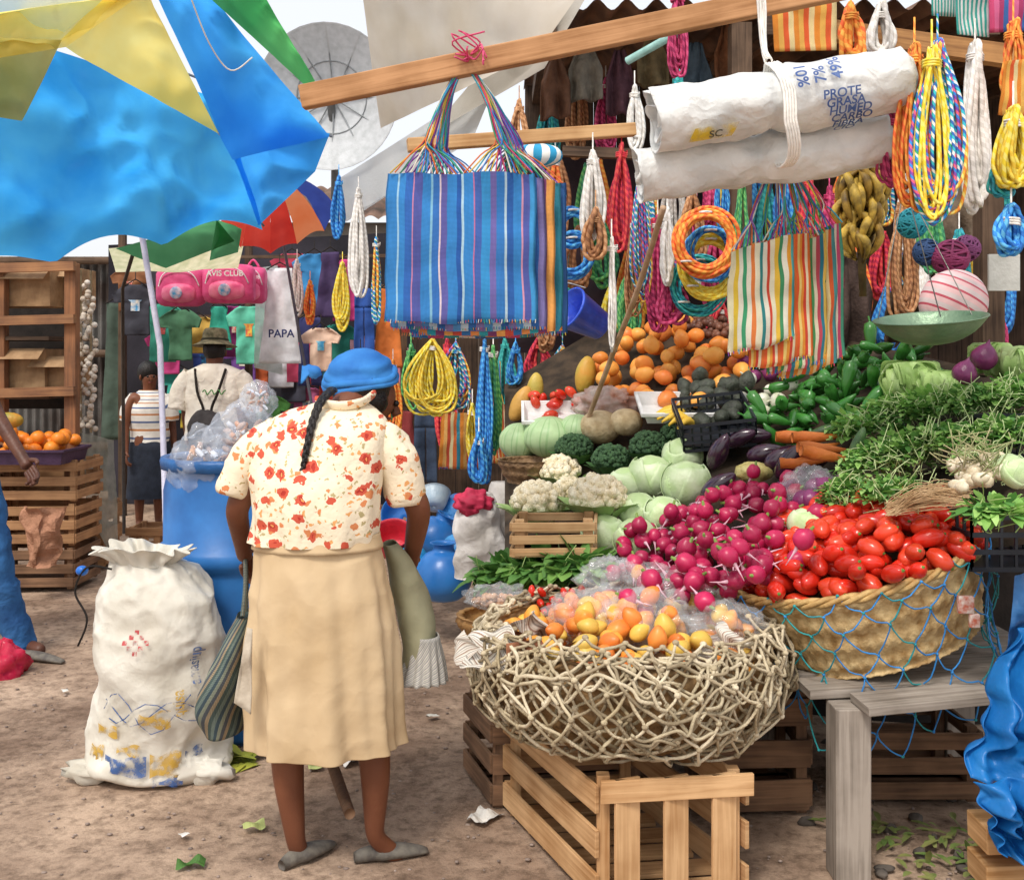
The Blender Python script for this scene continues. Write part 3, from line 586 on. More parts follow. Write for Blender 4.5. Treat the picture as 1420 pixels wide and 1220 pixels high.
J={'pelvis':P(-60,650,5.2),'spine':P(-65,600,5.2),'chest':P(-68,540,5.2),'neck':P(-68,470,5.2),'head0':P(-66,445,5.2),'head1':P(-66,415,5.2),'shR':P(-105,480,5.2),'elR':P(-115,560,5.2),'wrR':P(-108,630,5.2),
'shL':P(-36,500,5.1),'elL':(P(-8,570,5.0),.024),'wrL':(P(32,636,4.9),.016),'hipL':(P(-42,670,5.15),.04),'knL':P(-12,785,5.1),'caL':P(8,840,5.15),'anL':P(32,893,5.2),'toeL':P(60,902,5.1),'hipR':P(-80,670,5.2),'knR':P(-105,790,5.3),'caR':P(-120,840,5.4),'anR':P(-135,880,5.5),'toeR':P(-115,885,5.4)}
t,_=fig('person_in_jeans','person in blue jeans half outside the left edge, arm reaching forward',o,1.7,(1,-.3,0),J,skin=mat('5f3a2a','4d2d20',r=.5))
def leg(pts,rr,par,mt_,name='trouser_leg'): return sleeve([V(p) for p in pts],rr,name,mt_,par,amp=.02)
leg([P(-36,655,5.15),P(-18,720,5.12),P(-8,785,5.1),P(12,845,5.15),P(32,900,5.18)],(.1,.068),t,JE); leg([P(-80,655,5.2),P(-105,790,5.3),P(-134,880,5.5)],(.12,.08),t,JE)
b=B(); b.loft([(P(-62,660,5.18),.16,.12),(P(-65,600,5.2),.15,.12),(P(-68,520,5.2),.16,.12),(P(-68,480,5.2),.1,.07)],30,sub=5,fn=cloth_noise(.02,5,.01,14)); build(b,'shirt',mat('8d3a3a','6d2a2a'),t)
gg=P(40,909,5.08); gg.z=.004; shoe(gg,(1,-.35,0),.3,t); b=B(); b.blob(P(-66,422,5.22),(.1,.1,.11),16,12); build(b,'hair',HAIR,t); face_parts(t,P(-66,430,5.2),(1,-.3,0),1.7)
o=P(297,753,8.2); o.z=0; SH=crease('efe9dc','d8cfc0',8,dist=.02,st=.5)
t,D=fig('man_in_hat','man from behind in camouflage bucket hat and cream printed t-shirt',o,1.66,(.1,1,0))
c=o; b=B(); b.loft([(c+V((0,0,.82)),.2,.13),(c+V((0,0,1.0)),.2,.135),(c+V((0,0,1.2)),.235,.135),(c+V((0,0,1.33)),.235,.12),(c+V((0,0,1.39)),.15,.09),(c+V((0,0,1.42)),.075,.07)],40,sub=6,fn=cloth_noise(.03,4,.012,13),sq=.85); build(b,'t_shirt',SH,t)
for g in (-1,1): sleeve([c+V((g*.17,0,1.32)),c+V((g*.25,0,1.22)),c+V((g*.28,0,1.06))],(.085,.085),'sleeve',SH,t)
for g in (-1,1): leg([c+V((g*.08,0,.86)),c+V((g*.09,0,.45)),c+V((g*.09,0,.05))],(.105,.075),t,mat('2b3340','1c222c',r=.9))
hcm=c+V((0,.02,1.57)); b=B(); b.lathe([(.01,.13),(.075,.125),(.095,.09),(.105,.03),(.16,-.005),(.17,-.014),(.1,.0)],32,hcm,sub=3,T=MX.Rotation(-.1,3,'X')); build(b,'bucket_hat',mat('958c70','5d5a45',r=.85,s=30,bump=.2),t)
b=B(); b.lathe([(.104,.045),(.108,.03),(.107,.02)],32,hcm,T=MX.Rotation(-.1,3,'X')); build(b,'hat_band',mat('3b3a2c',r=.9),t)
b=B(); b.blob(hcm+V((0,-.01,-.04)),(.09,.098,.1),16,12); build(b,'hair',HAIR,t); face_parts(t,hcm+V((0,.02,-.06)),(.1,1,0),1.66)
b=B(); b.tube(spl([c+V((-.04+.018*i,-.175,1.2+.02*math.sin(i*2.1))) for i in range(11)],4),.005,5); build(b,'shirt_print',mat('4c8a4a'),t)
for g in (-1,1):
    b=B(); b.tube(spl([c+V((g*.12,-.1,1.38)),c+V((g*.08,-.175,1.2)),c+V((g*.03,-.185,1.05)),c+V((g*.08,-.2,.9))],6),.012,6,flat=.5); build(b,'backpack_strap',DK,t)
b=B(); b.blob(c+V((0,-.21,.9)),(.15,.07,.16),20,14,amp=.1); build(b,'backpack',mat('3b3738','252224',r=.8),t)
o=P(207,735,8.8); o.z=0; c=o
t,D=fig('girl_in_striped_shirt','girl in striped polo shirt and dark denim skirt beside the fence',o,1.42,(.5,-.8,0),{})
ST=uvmat('striped_shirt',['f0ece4','5a6f9a','f0ece4','c98a5a'],(0,5),weights=[3,1,3,1])
b=B(); b.loft([(c+V((0,0,.74)),.15,.11),(c+V((0,0,.9)),.16,.115),(c+V((0,0,1.05)),.165,.12),(c+V((0,0,1.13)),.16,.1),(c+V((0,0,1.19)),.07,.06)],30,sub=6,fn=cloth_noise(.02,5,.01,14)); build(b,'polo_shirt',ST,t)
for g in (-1,1): sleeve([c+V((g*.11,0,1.12)),c+V((g*.17,0,1.04)),c+V((g*.19,0,.93))],(.065,.06),'sleeve',ST,t)
b=B(); b.loft([(c+V((0,0,.76)),.15,.11),(c+V((0,0,.6)),.18,.13),(c+V((0,0,.28)),.19,.14)],30,sub=8,fn=cloth_noise(.02,5,.008,14)); build(b,'denim_skirt',mat('2a3242','1c2330',r=.85),t)
hg=c+V((0,0,1.33)); b=B(); b.blob(hg+V((-.02,.02,.01)),(.085,.09,.1),18,12); b.tube([hg+V((-.05,.07,.03)),hg+V((-.08,.1,-.06)),hg+V((-.08,.08,-.16))],[.03,.03,.012],8); build(b,'hair',HAIR,t)
face_parts(t,hg+V((.005,-.02,-.03)),(.5,-.8,0),1.42)
# ---------------------------------------------------------------- clothes stall behind
t=thing('clothes_rack','dark timber frame of the clothes stall at the back of the lane','stall',P(330,700,9.6))
for px in (170,345,560):
    b=B(); b.beam(P(px,300,9.6),V((P(px,300,9.6).x,9.6,0)),.06,.06); build(b,'post',DARKW,t,smooth=False)
for y in (358,400,440): 
    b=B(); b.beam(P(165,y,9.5+(y-358)*.002),P(640,y-4,9.5+(y-358)*.002),.03,.03); build(b,'rail',DARKW,t,smooth=False)
b=B(); b.grid(patch([(150,340,10.3),(640,320,10.3),(640,700,10.3),(150,720,10.3)],20,12,.1,2,2),20,12); build(b,'back_cloth',mat('3a3740','222027',r=.9,s=2),t)
def garment(px,py,w_,h_,Y,c,lab,kind='shirt',cat=None):
    p=P(px,py,Y); W=w_*Y/F; Hh=h_*Y/F; sd=R.random()*50; nm={'shirt':'hanging_shirt','dress':'hanging_dress','trousers':'hanging_trousers'}[kind]
    def half(v):
        if kind=='shirt':
            if v<.08: return .35+v*5
            if v<.34: return .95-(v-.08)*.6
            return .5
        if kind=='dress': return .3+.32*v if v>.12 else .38
        return .42+.06*v
    def f(u,v,s0=None):
        x=(u-.5)*2*half(v)*W; z=-v*Hh-(.30*max(0,abs(x)-W*.5) if v<.36 else 0)
        return p+V((x,.014*math.sin(u*8+sd)+.03*n3((x*3,v,0),3,sd)+.012*rdg((x,0,z),7,sd),z))
    t=thing(nm,lab,cat or kind,p-V((0,0,Hh))); mt_=mat(c,r=.85,s=9,bump=.5,bs=20,var=.05)
    if kind=='trousers':
        b=B(); b.grid(lambda u,v:f(u,v*.3),16,6); build(b,'waist',mt_,t,solid=.012)
        for s0 in (0,1):
            b=B(); b.grid(lambda u,v:f(s0*.53+u*.47,.3+v*.7),8,12); build(b,'trouser_leg',mt_,t,solid=.012)
    else:
        b=B(); b.grid(f,26,26); build(b,'fabric',mt_,t,solid=.012)
        if R.random()<.6 and kind=='shirt':
            b=B(); b.grid(lambda u,v:f(.36+.28*u,.3+.22*v)+V((0,-.012,0)),6,5); build(b,'chest_print',mat(R.choice(['f0e8d8','f0c850','e87a9a','8ad0e0','30304a']),R.choice(['e05a4a','3a9ad0','f8f0e0']),s=30),t)
    b=B(); b.tube([p+V((-W*.4,0,-.01)),p+V((0,0,.05)),p+V((W*.4,0,-.01))],.006,5); b.tube([p+V((0,0,.04)),p+V((0,0,.12))],.004,5); build(b,'hanger',DK,t); return t
gs=[(188,395,38,70,9.0,'3a3a43','black shirt hanging leftmost in the clothes stall','shirt'),(225,422,36,80,9.3,'3fa088','teal shirt hanging below the left pink backpack','shirt'),(250,430,32,70,9.1,'4b7a5a','dark green shirt between the pink backpacks\' lower ends','shirt'),
(303,425,30,60,9.2,'37aa90','turquoise dress hanging below the right pink backpack','dress'),(325,425,30,70,9.4,'9a3a7a','plum shirt hanging behind the man\'s hat','shirt'),(345,425,34,80,9.2,'6ad0b0','mint shirt hanging right of the man\'s hat','shirt'),
(430,440,36,95,9.3,'3b4074','navy trousers hanging right of the white lettered shirt','trousers'),(458,350,34,90,9.0,'4a3a62','dark violet dress hanging above the woman\'s headscarf','dress'),(415,475,34,55,9.5,'e0557a','rose pink shirt hanging low behind the white lettered shirt','shirt'),
(482,360,34,85,9.1,'d3458a','magenta dress hanging left of the white macrame','dress'),(505,400,30,90,9.0,'305aaa','blue trousers hanging right of the yellow rope','trousers'),(538,400,34,110,9.1,'e98640','orange dress hanging half behind the blue bags','dress'),
(275,440,30,50,9.5,'d0a850','mustard shirt hanging low behind the man','shirt'),(405,352,34,50,9.6,'c0425a','crimson shirt hanging above the white lettered shirt','shirt'),(436,352,34,70,9.4,'3a8ac4','bright blue shirt hanging right of the crimson one','shirt'),(180,372,30,60,9.5,'8a5a3a','tan shirt high at the left of the clothes stall','shirt'),
(590,560,34,110,8.0,'40516a','slate blue trousers behind the yellow hanks','trousers'),(560,570,34,90,8.1,'9a4040','brick red dress behind the yellow hanks','dress'),(160,420,34,190,9.8,'4a5a4e','dark olive long dress left of the girl','dress'),(445,455,30,60,8.9,'e8c8b0','peach shirt hanging low above the headscarf','shirt'),(470,450,30,60,9.2,'2a8a7a','sea green shirt hanging left of the yellow rope end','shirt'),(500,490,34,70,8.6,'c84a6a','raspberry shirt hanging behind the headscarf','shirt')]
for g in gs: garment(*g)
for k,(c_,cn) in enumerate([('d2488a','pink'),('3faa9a','teal'),('e6ca4a','yellow'),('415aaa','navy'),('aa3f5a','wine'),('4ab0d0','sky blue'),('8a5ab0','purple'),('f07a4a','orange'),('5a9a4a','green'),('e0e0e8','pale grey'),('4a4a58','charcoal'),('c86a9a','mauve'),('35808f','petrol'),('d95a4a','red'),('6a6ac0','periwinkle'),('f0c0d0','blush'),('b08a50','tan'),('2a9a60','emerald'),('e89ab0','rose'),('304a90','royal blue')]):
    garment(232+k*17.5,(470,505,540)[k%3]+R.uniform(-12,12),34,60,9.75+.05*(k%4),c_,'%s children\'s shirt hanging in the packed lower row of the clothes stall'%cn,'shirt')
t=garment(388,372,46,132,8.7,'eef2f6','long white shirt lettered PAPA in the clothes stall','dress','shirt'); lettering('PAPA',.092,P(390,463,8.6),t,mat('1c2f66'))
def backpack(px,py,w_,h_,Y,lab):
    c=P(px,py,Y); W=w_*Y/F/2; Hh=h_*Y/F/2; t=thing('pink_backpack',lab,'backpack',c-V((0,0,Hh)))
    PK=mat('e0588e','c43a72',r=.5,bump=.3,bs=20); b=B(); b.blob(c,(W,.1,Hh),24,16,sq=.6,amp=.03); 
    for v in b.v:
        d=v-c; v.x=c.x+math.copysign(min(abs(d.x)*1.25,W),d.x); v.z=c.z+math.copysign(min(abs(d.z)*1.15,Hh),d.z)
    build(b,'bag_body',PK,t); b=B(); b.blob(c+V((0,-.08,-Hh*.35)),(W*.72,.06,Hh*.5),20,12,sq=.6); build(b,'front_pocket',mat('f080a4','d84a7e',r=.5),t)
    b=B(); b.tube(spl([c+V((-.05,-.02,Hh)),c+V((0,-.02,Hh+.06)),c+V((.05,-.02,Hh))],5),.01,6); build(b,'grab_handle',PK,t)
    b=B(); b.tube(spl([c+V((-W*.85,-.07,0)),c+V((-W*.6,-.1,Hh*.6)),c+V((0,-.11,Hh*.85)),c+V((W*.6,-.1,Hh*.6)),c+V((W*.85,-.07,0))],5),.006,5); build(b,'zip',mat('f0e0e8'),t)
    b=B(); b.blob(c+V((0,-.15,-Hh*.35)),(.05,.01,.05),14,8); build(b,'emblem',mat('e8c8d8','4a9ad0',s=30),t)
    return t,c
t,c=backpack(252,398,66,54,8.5,'pink backpack with round patch, left one of the hanging pair')
t,c=backpack(318,394,70,54,8.4,'pink backpack lettered AVIS CLUB, right one of the hanging pair'); lettering('AVIS CLUB',.062,c+V((0,-.135,.075)),t,mat('f2f2f2'))
t,c=backpack(352,396,34,50,8.6,'narrow pink backpack partly behind the lettered one'); lettering('CLUB',.04,c+V((0.03,-.115,.06)),t,mat('f2f2f2'))
# ---------------------------------------------------------------- drum, bags, sack
c=V(((325-710)*4.2/F,4.2,0)); t=thing('plastic_drum','tall blue plastic drum standing left of the woman','drum',c)
DR=mat('2f74b8','225a98',r=.4,s=5,bump=.15,bs=12)
b=B(); b.lathe([(.24,.0),(.268,.03),(.27,.25),(.272,.28),(.293,.295),(.296,.32),(.293,.345),(.272,.36),(.27,.4),(.27,.64),(.272,.67),(.293,.685),(.296,.71),(.293,.735),(.272,.75),(.27,.96),(.255,1.03),(.253,1.07)],64,c); build(b,'drum_body',DR,t,solid=.006)
b=B(); b.lathe([(.25,1.04),(.283,1.045),(.287,1.075),(.283,1.09),(.25,1.09),(.245,1.07)],64,c); build(b,'rim',mat('24609e',r=.4),t)
b=B(); b.lathe([(0.01,1.03),(.245,1.03)],48,c); build(b,'lid',DR,t)
FILM=mat('f0f4fa','d0dcec',r=.08,alpha=.24,spec=1,bump=1,bs=20,dist=.02)
for k,(px,py,r_,lab) in enumerate([(285,645,.13,'clear plastic bag of snacks bulging over the drum rim'),(335,612,.13,'large clear plastic bag piled on the drum'),(358,556,.07,'knotted top bag standing highest on the drum')]):
    cc=P(px,py,4.05+.06*k); t=thing('plastic_bag',lab,'plastic bag',cc-V((0,0,r_)))
    b=B(); b.blob(cc,(r_,r_*.9,r_*1.1),70,46,amp=.12,ns=7,seed=k*7,rid=.08); build(b,'film',FILM,t)
    b=B(); 
    for i in range(34): 
        q=cc+rv(r_*.52); d=rv(1).normalized(); b.tube([q-d*r_*.18,q,q+d*r_*.18],[r_*.06,r_*.1,r_*.06],6,mi=i%3)
    tag(build(b,'contents',[mat('e0a878','c88050',s=10),mat('f0f0f4','d0dcec',s=10),mat('e8c8b8','c0a090',s=8)],t),kind='stuff')
c=V((-1.27,3.76,0)); t=thing('woven_sack','bulging white woven sack with faded print left of the woman','sack',c)
SKM=crease('e4e0d4','c0b9a9',6,weave=110,r=.5,dist=.02,st=.55)
def sdisp(p): return .035*n3(p,5,1)+.012*rdg((p.x,p.y,p.z*1.6),6,3)+.005*rdg(p,14,5)+.002*n3(p,40)
def sf(p,a,v,cc): 
    d=p-cc; d.z=0; return p+d.normalized()*(sdisp(p)+.012*math.sin(a*13+2*n3(p,4))*max(0,v-.55))+V((0,0,.02*n3(p,9)))
b=B(); b.loft([(c+V((.02,0,.004)),.2,.14),(c+V((.0,0,.03)),.25,.2),(c+V((-.01,0,.12)),.235,.2),(c+V((-.0,0,.3)),.222,.2),(c+V((.01,0,.5)),.215,.19),(c+V((0,0,.64)),.185,.165),(c+V((-.02,0,.72)),.14,.12),(c+V((-.05,0,.755)),.1,.08)],150,fn=sf,sub=16,cap=True); 
build(b,'sack_body',SKM,t)
b=B(); b.blob(c+V((-.2,-.12,.035)),(.1,.04,.035),16,10,amp=.3,rid=.15); build(b,'sack_corner',SKM,t); b=B(); b.blob(c+V((.2,-.12,.035)),(.08,.04,.04),16,10,amp=.3,rid=.15); build(b,'sack_corner',SKM,t)
b=B(); b.loft([(c+V((-.04,0,.73)),.115,.09),(c+V((-.05,-.02,.75)),.1,.08),(c+V((-.05,-.02,.785)),.14,.1),(c+V((-.06,-.02,.80)),.17,.12)],110,fn=lambda p,a,v,cc:p+V((math.cos(a),math.sin(a),.5*math.sin(a*3)))*.016*math.sin(a*13+3*n3(p,5))*(.3+v)+V((0,0,.03*n3(p,7))),sub=6); build(b,'sack_mouth',SKM,t,solid=.003)
b=B(); b.tube(spl([c+V((-.14,-.1,.74)),c+V((-.22,-.12,.75)),c+V((-.27,-.1,.66)),c+V((-.22,-.12,.57)),c+V((-.26,-.1,.47))],8),.004,5); build(b,'tie_string',DK,t)
b=B(); b.blob(c+V((-.245,-.1,.735)),(.022,.02,.018),12,8); build(b,'blue_cap',mat('1f6fd0',r=.3),t)
def onsack(lx,lz,off=.008):
    R_=.222 if .1<lz<.55 else .2
    x=max(-.2,min(.2,lx)); y=-math.sqrt(max(0,1-(x/R_)**2))*.2
    p=c+V((x,y,lz)); d=V((x,y,0)).normalized(); return p+d*(sdisp(p)+off+.006)
def decal(x0,z0,x1,z1,par,mt_,nx=10,nz=8,wob=0.,name='print_mark'):
    b=B(); b.grid(lambda u,v:onsack(x0+(x1-x0)*u,z0+(z1-z0)*v+wob*math.sin(u*6+v*3)),nx,nz); return build(b,name,mt_,par)
def fade(c_,al=.7,s=40):
    m,nt,bs_=base('faded_'+c_,.6,.2); nz=nd(nt,'ShaderNodeTexNoise',Scale=float(s),Detail=5.); tc=nd(nt,'ShaderNodeTexCoord'); nt.links.new(tc.outputs['Object'],nz.inputs['Vector'])
    gt=nd(nt,'ShaderNodeMapRange'); gt.inputs['From Min'].default_value=.38; gt.inputs['From Max'].default_value=.56; gt.inputs['To Max'].default_value=al; nt.links.new(nz.outputs[0],gt.inputs[0])
    bs_.inputs['Base Color'].default_value=hx(c_); nt.links.new(gt.outputs[0],bs_.inputs['Alpha']); return m
RD=fade('b8323a',.9,60); BU=fade('3a5f9a',.8,35); YL=fade('c9a030',.8,35)
for k in range(5):
    for j in range(5):
        if (k+j)%2==0 and abs(k-2)+abs(j-2)<4: x=-.055+k*.017; z=.47+j*.017; decal(x,z,x+.015,z+.015,t,RD,3,3)
for x0,z0,x1,z1,q in ((-.12,.06,.02,.12,0),(.03,.05,.12,.13,1),(-.18,.05,-.13,.14,1),(.04,.02,.12,.045,0),(.13,.07,.18,.13,0),(-.08,.13,.0,.16,1)): decal(x0,z0,x1,z1,t,(BU,YL)[q],wob=.008)
decal(.0,.225,.09,.275,t,YL,wob=.01); decal(-.16,.18,-.08,.215,t,YL,wob=.006)
for q in range(3):
    b=B(); b.tube([onsack(-.14+.035*i+q*.01,.27+.1*math.sin(i*.9+q*2.)*(.4 if q else .7)) for i in range(9)],.002,4); build(b,'print_line',BU,t)
vs,fs=txt('quisa',.045); lt=B(); lt.raw([onsack(.11-v.y,.3+v.x+.0,.01) for v in vs],fs); build(lt,'lettering',YL,t,smooth=False)
vs,fs=txt('amasiup',.04); lt=B(); lt.raw([onsack(.155-v.y,.42+v.x,.01) for v in vs],fs); build(lt,'lettering',BU,t,smooth=False)
# ---------------------------------------------------------------- right stall structure
t=thing('produce_stall','sloping timber produce stall filling the right side','stall',(1.4,4,0))
def bedf(u,v):
    px=700+u*800; top=455+max(0,px-1100)*.22+max(0,830-px)*.6; bot=805 if px<1000 else 805-(px-1000)*.12; py=top+v*(bot-top); p=P(px,py,YS(px,py)+.16); return p
b=B(); b.grid(bedf,40,24); build(b,'display_bed',mat('4a3c2e','2c241c',r=.95),t)
for px in (720,860,1000): 
    b=B(); p=S(px,800,.12); b.beam((p.x,p.y,0),(p.x,p.y,p.z),.07,.07); build(b,'front_leg',GREYW,t,smooth=False)
b=B(); b.grid(lambda u,v:V((.15+u*3.2,4.3+.1*math.sin(u*9),.0+v*.75)),20,4); build(b,'back_board',DK,t)
t=thing('plank_table','weathered grey plank table under the tomato basket','table',(1.2,3.2,0))
for k,(y,x0,x1) in enumerate(((2.93,.98,1.36),(3.07,.86,1.46),(3.22,.8,1.6),(3.38,.8,1.7),(3.55,.8,1.7),(3.72,.8,1.7))):
    b=B(); b.beam((x0,y-.0,.51),(x1,y+.03,.535),.13,.025); build(b,'plank',GREYW,t,smooth=False,bevel=.002)
for x,y in ((.965,2.98),(1.62,3.2),(.95,3.7),(1.6,3.75)):
    b=B(); b.beam((x,y,0),(x,y,.495),.1,.1); build(b,'leg',GREYW,t,smooth=False,bevel=.004)
b=B(); b.beam((.93,3.0,.47),(1.65,3.2,.48),.04,.05); build(b,'apron_rail',GREYW,t,smooth=False)
b=B(); b.beam((1.5,2.98,0),(1.52,2.98,.86),.1,.1); one(b,'support_post',GREYW,'thick grey wooden post under the black crate at the right edge','post',smooth=False,bevel=.01)
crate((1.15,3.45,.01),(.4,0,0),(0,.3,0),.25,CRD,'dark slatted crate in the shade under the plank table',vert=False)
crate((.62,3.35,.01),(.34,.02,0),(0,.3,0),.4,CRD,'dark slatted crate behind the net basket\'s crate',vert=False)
RK=mat('6a625a','48423d',r=.9)
for k in range(40):
    b=B(); Y=R.uniform(2.95,4.0); b.blob((R.uniform(.85,1.7),Y,.01),(R.uniform(.01,.032),R.uniform(.01,.03),R.uniform(.008,.018)),9,6,amp=.2,seed=k); one(b,'loose_stone',RK,'dark loose stone on the shaded ground under the plank table','stone','stones under the plank table')
b=B()
for k in range(90): b.leaf((R.uniform(.95,1.45),R.uniform(2.85,3.3),.02),(R.uniform(-1,1),R.uniform(-1,1),.2),R.uniform(.03,.08),.02)
tag(build(b,'fallen_leaves',mat('5f7a3a','8a8a50',r=.7)),'limp green leaves dropped under the plank table','leaves',kind='stuff')
# ---------------------------------------------------------------- crate + net basket
crate((.235,2.8,.0),(.4,.05,0),(-.25,.6,0),.36,wood('d6ae80','a87c50'),'pale pine crate standing on end under the rope net basket')
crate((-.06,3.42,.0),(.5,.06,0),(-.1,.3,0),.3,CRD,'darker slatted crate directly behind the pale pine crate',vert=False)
def wick(a,v,r): return r+.0045*math.cos(2*PI*v*ROWS)+.004*math.sin(a*NS_+PI*(int(v*ROWS)%2))
def wmat(c,c2): return mat(c,c2,r=.6,s=22,bump=.5,bs=90,var=0)
NC=V((.356,3.2,0)); ROWS=14;NS_=40
t=thing('net_basket','round fruit basket wrapped in tangled pale rope netting','basket',NC+V((0,0,.365)))
b=B(); pr=[(.24,.375),(.33,.39),(.4,.46),(.43,.56),(.425,.65),(.41,.652),(.38,.6)]; b.lathe(pr,160,NC,fn=wick,sub=10); build(b,'wicker_bowl',wmat('a07e52','6a4e2e'),t)
b=B(); b.lathe([(.01,.57),(.4,.57)],30,NC); build(b,'inner_lining',mat('8a6a48','6a4c30'),t)
def prof(tv): 
    k=[(.405,.678),(.45,.662),(.485,.61),(.49,.535),(.465,.46),(.41,.405),(.31,.38)]; x=tv*(len(k)-1); i=min(int(x),len(k)-2); f_=x-i
    return k[i][0]*(1-f_)+k[i+1][0]*f_,k[i][1]*(1-f_)+k[i+1][1]*f_
def netmesh(b,surf,n,rows,r,wob,nm,seg=3,ph=0,knots=1.,sag=.25,dth=0.):
    node={}
    def N(j,h):
        key=(j,h%(2*n))
        if key not in node:
            node[key]=surf((h/2+ph)*2*PI/n+dth,j/rows)+rv(wob)
            if R.random()<knots: b.blob(node[key],(r*2.2,r*2.2,r*1.8),7,5,mi=R.randrange(nm))
        return node[key]
    for sg in (1,-1):
        for k in range(n):
            kp=[]
            for j in range(rows+1):
                p=N(j,2*k+(sg if j%2 else 0)); 
                if kp: 
                    md=(kp[-1]+p)*.5; md.z-=sag*(kp[-1]-p).length*.3; kp.append(md+rv(wob*.3))
                kp.append(p)
            b.tube(spl(kp,seg),[r*R.uniform(.85,1.15) for _ in range((len(kp)-1)*seg+1)],5,mi=R.randrange(nm))
def ns(th,v): 
    r,z=prof(min(1,max(0,v))); return NC+V((r*math.cos(th),r*math.sin(th),z))
RPM=[ROPEW,mat('dacdb2','ac9c7c',r=.9,bs=150,bump=.6),mat('ae9e82','82735a',r=.9,bs=150,bump=.6)]
b=B(); 
for L_ in range(4): netmesh(b,lambda th,v:ns(th,v)+V((0,0,.01*L_))-V((math.cos(th),math.sin(th),0))*.008*L_,24,6,.0046,.02,3,ph=L_*.27,seg=3,dth=.07*L_)
build(b,'rope_net',RPM,t)
b=B()
for k in range(80):
    th=R.uniform(0,6.28); v=R.uniform(.0,.5); pts=[]
    dth=R.uniform(.04,.12)*R.choice((-1,1)); dvv=R.uniform(-.02,.06)
    for i in range(R.randint(5,10)):
        pts.append(ns(th,max(0,min(1,v)))+V((math.cos(th),math.sin(th),.3))*R.uniform(0,.025)); th+=dth*R.uniform(.4,1.5); v+=dvv+R.uniform(-.1,.1)
    b.tube(spl(pts,5),R.uniform(.0036,.006),5,mi=R.randrange(3))
build(b,'loose_rope',RPM,t)
def fruit(rx,rz,mt_,name,amp=.03,nu=16,nv=11,tip=0):
    b=B(); b.blob((0,0,0),(rx,rx,rz),nu,nv,amp=amp,ns=4)
    if tip:
        for v in b.v:
            if v.z>0: k=1-.25*(v.z/rz); v.x*=k; v.y*=k
    return mesh_of(b,name,mt_)
MG=[fruit(.03,.04,mat(a,c_,r=.38,s=16,bump=.1),'yellow_mango',tip=1,amp=.05) for a,c_ in (('f4b84a','e88a3a'),('ee9a44','d9702e'),('ecc45c','cba848'))]
for k in range(120):
    a=R.uniform(0,6.28); r_=.39*math.sqrt(R.random()); z=.605+.085*(1-(r_/.4)**2)+R.uniform(-.015,.012)
    inst('yellow_mango',MG[k%3],NC+V((r_*math.cos(a),r_*math.sin(a),z)),rrot(),R.uniform(.8,1.1),'small yellow orange mango in the rope net basket','mango','mangoes in the rope net basket')
for k,(dx,dy,s_,lab) in enumerate([(.07,-.05,.14,'clear plastic bag over mangoes at the middle of the net basket'),(.22,.12,.14,'clear plastic bag at the back right of the net basket'),(.27,-.12,.11,'small clear bag at the front right of the net basket'),(.08,.26,.13,'clear bag standing at the back of the net basket'),(-.12,.02,.12,'clear bag over the left mangoes of the net basket')]):
    b=B(); b.blob(NC+V((dx,dy,.69+.03*(k%2))),(s_,s_*.8,s_*.6),70,46,amp=.16,ns=7,seed=k*5,rid=.12); one(b,'plastic_bag',PLAST,lab,'plastic bag')
    for j in range(6): inst('yellow_mango',MG[(k+j)%3],NC+V((dx,dy,.70))+rv(s_*.38),rrot(),.9,'small yellow orange mango in the rope net basket','mango','mangoes in the rope net basket')
NP=uvmat('newsprint',['f0ebe0','c8c0b4','ece8de','aaa49c','f0ebe0','d8d0c2','a08474'],(1,6),r=.9)
NP2=mat('b47a58','84543c',r=.85)
for k,(px,py,Y,s_,c_) in enumerate([(672,905,3.0,.07,0),(735,905,2.95,.06,1),(790,900,2.98,.06,1),(752,885,3.15,.07,0),(1000,895,3.0,.06,0),(860,868,3.3,.06,1),(925,862,3.4,.06,1),(980,915,2.9,.05,0),(715,895,3.1,.05,1),(640,900,3.02,.04,0)]):
    cc=P(px,py,Y); T=MX.Rotation(k*1.3,3,'Y')@MX.Rotation(R.uniform(-.5,.5),3,'Z')
    def f(u,v): x=(u-.5)*2*s_;y=(v-.5)*2*s_; return cc+T@V((x+.5*s_*rdg((x,y,k*.1),9,3),y*.5+.4*s_*n3((x,y,k),20,1),y*.6+.9*s_*n3((x,y,k),16,k)))
    one(B().grid(f,18,16),'crumpled_newspaper',(NP,NP2)[c_],'crumpled %s newspaper %s'%(('printed grey','brown')[c_],['spilling over the far left rope rim','at the front left of the mangoes','in front of the left mangoes','behind the front left mangoes','at the right rim of the net basket','at the back of the net basket','behind the back mangoes, right side','on the front right rope rim','between the left rim and mangoes','hanging off the left rope rim'][k]),'newspaper',smooth=False)
# ---------------------------------------------------------------- tomato basket
TC=V((1.095,3.35,.85)); TT=MX.Rotation(math.radians(-17),3,'Y')@MX.Rotation(math.radians(3),3,'X')
ROWS=13;NS_=60
t=thing('wicker_basket','wide tilted wicker basket full of red plum tomatoes','basket',TC-V((0,0,.28)))
WK=wmat('dcc08c','a07c4a')
b=B(); b.lathe([(.01,-.272),(.3,-.27),(.33,-.24),(.365,-.12),(.395,0),(.38,.004),(.35,-.05),(.33,-.1)],240,TC,T=TT,sub=14,fn=wick); build(b,'wicker_wall',WK,t)
b=B()
for q in range(3): b.tube([TC+TT@V(((.395+.008*math.cos(i*.5+q*2.1))*math.cos(i*PI/90),(.395+.008*math.cos(i*.5+q*2.1))*math.sin(i*PI/90),.004+.009*math.sin(i*.5+q*2.1))) for i in range(180)],.0085,6,closed=True)
build(b,'braided_rim',wmat('d0b074','a07a46'),t)
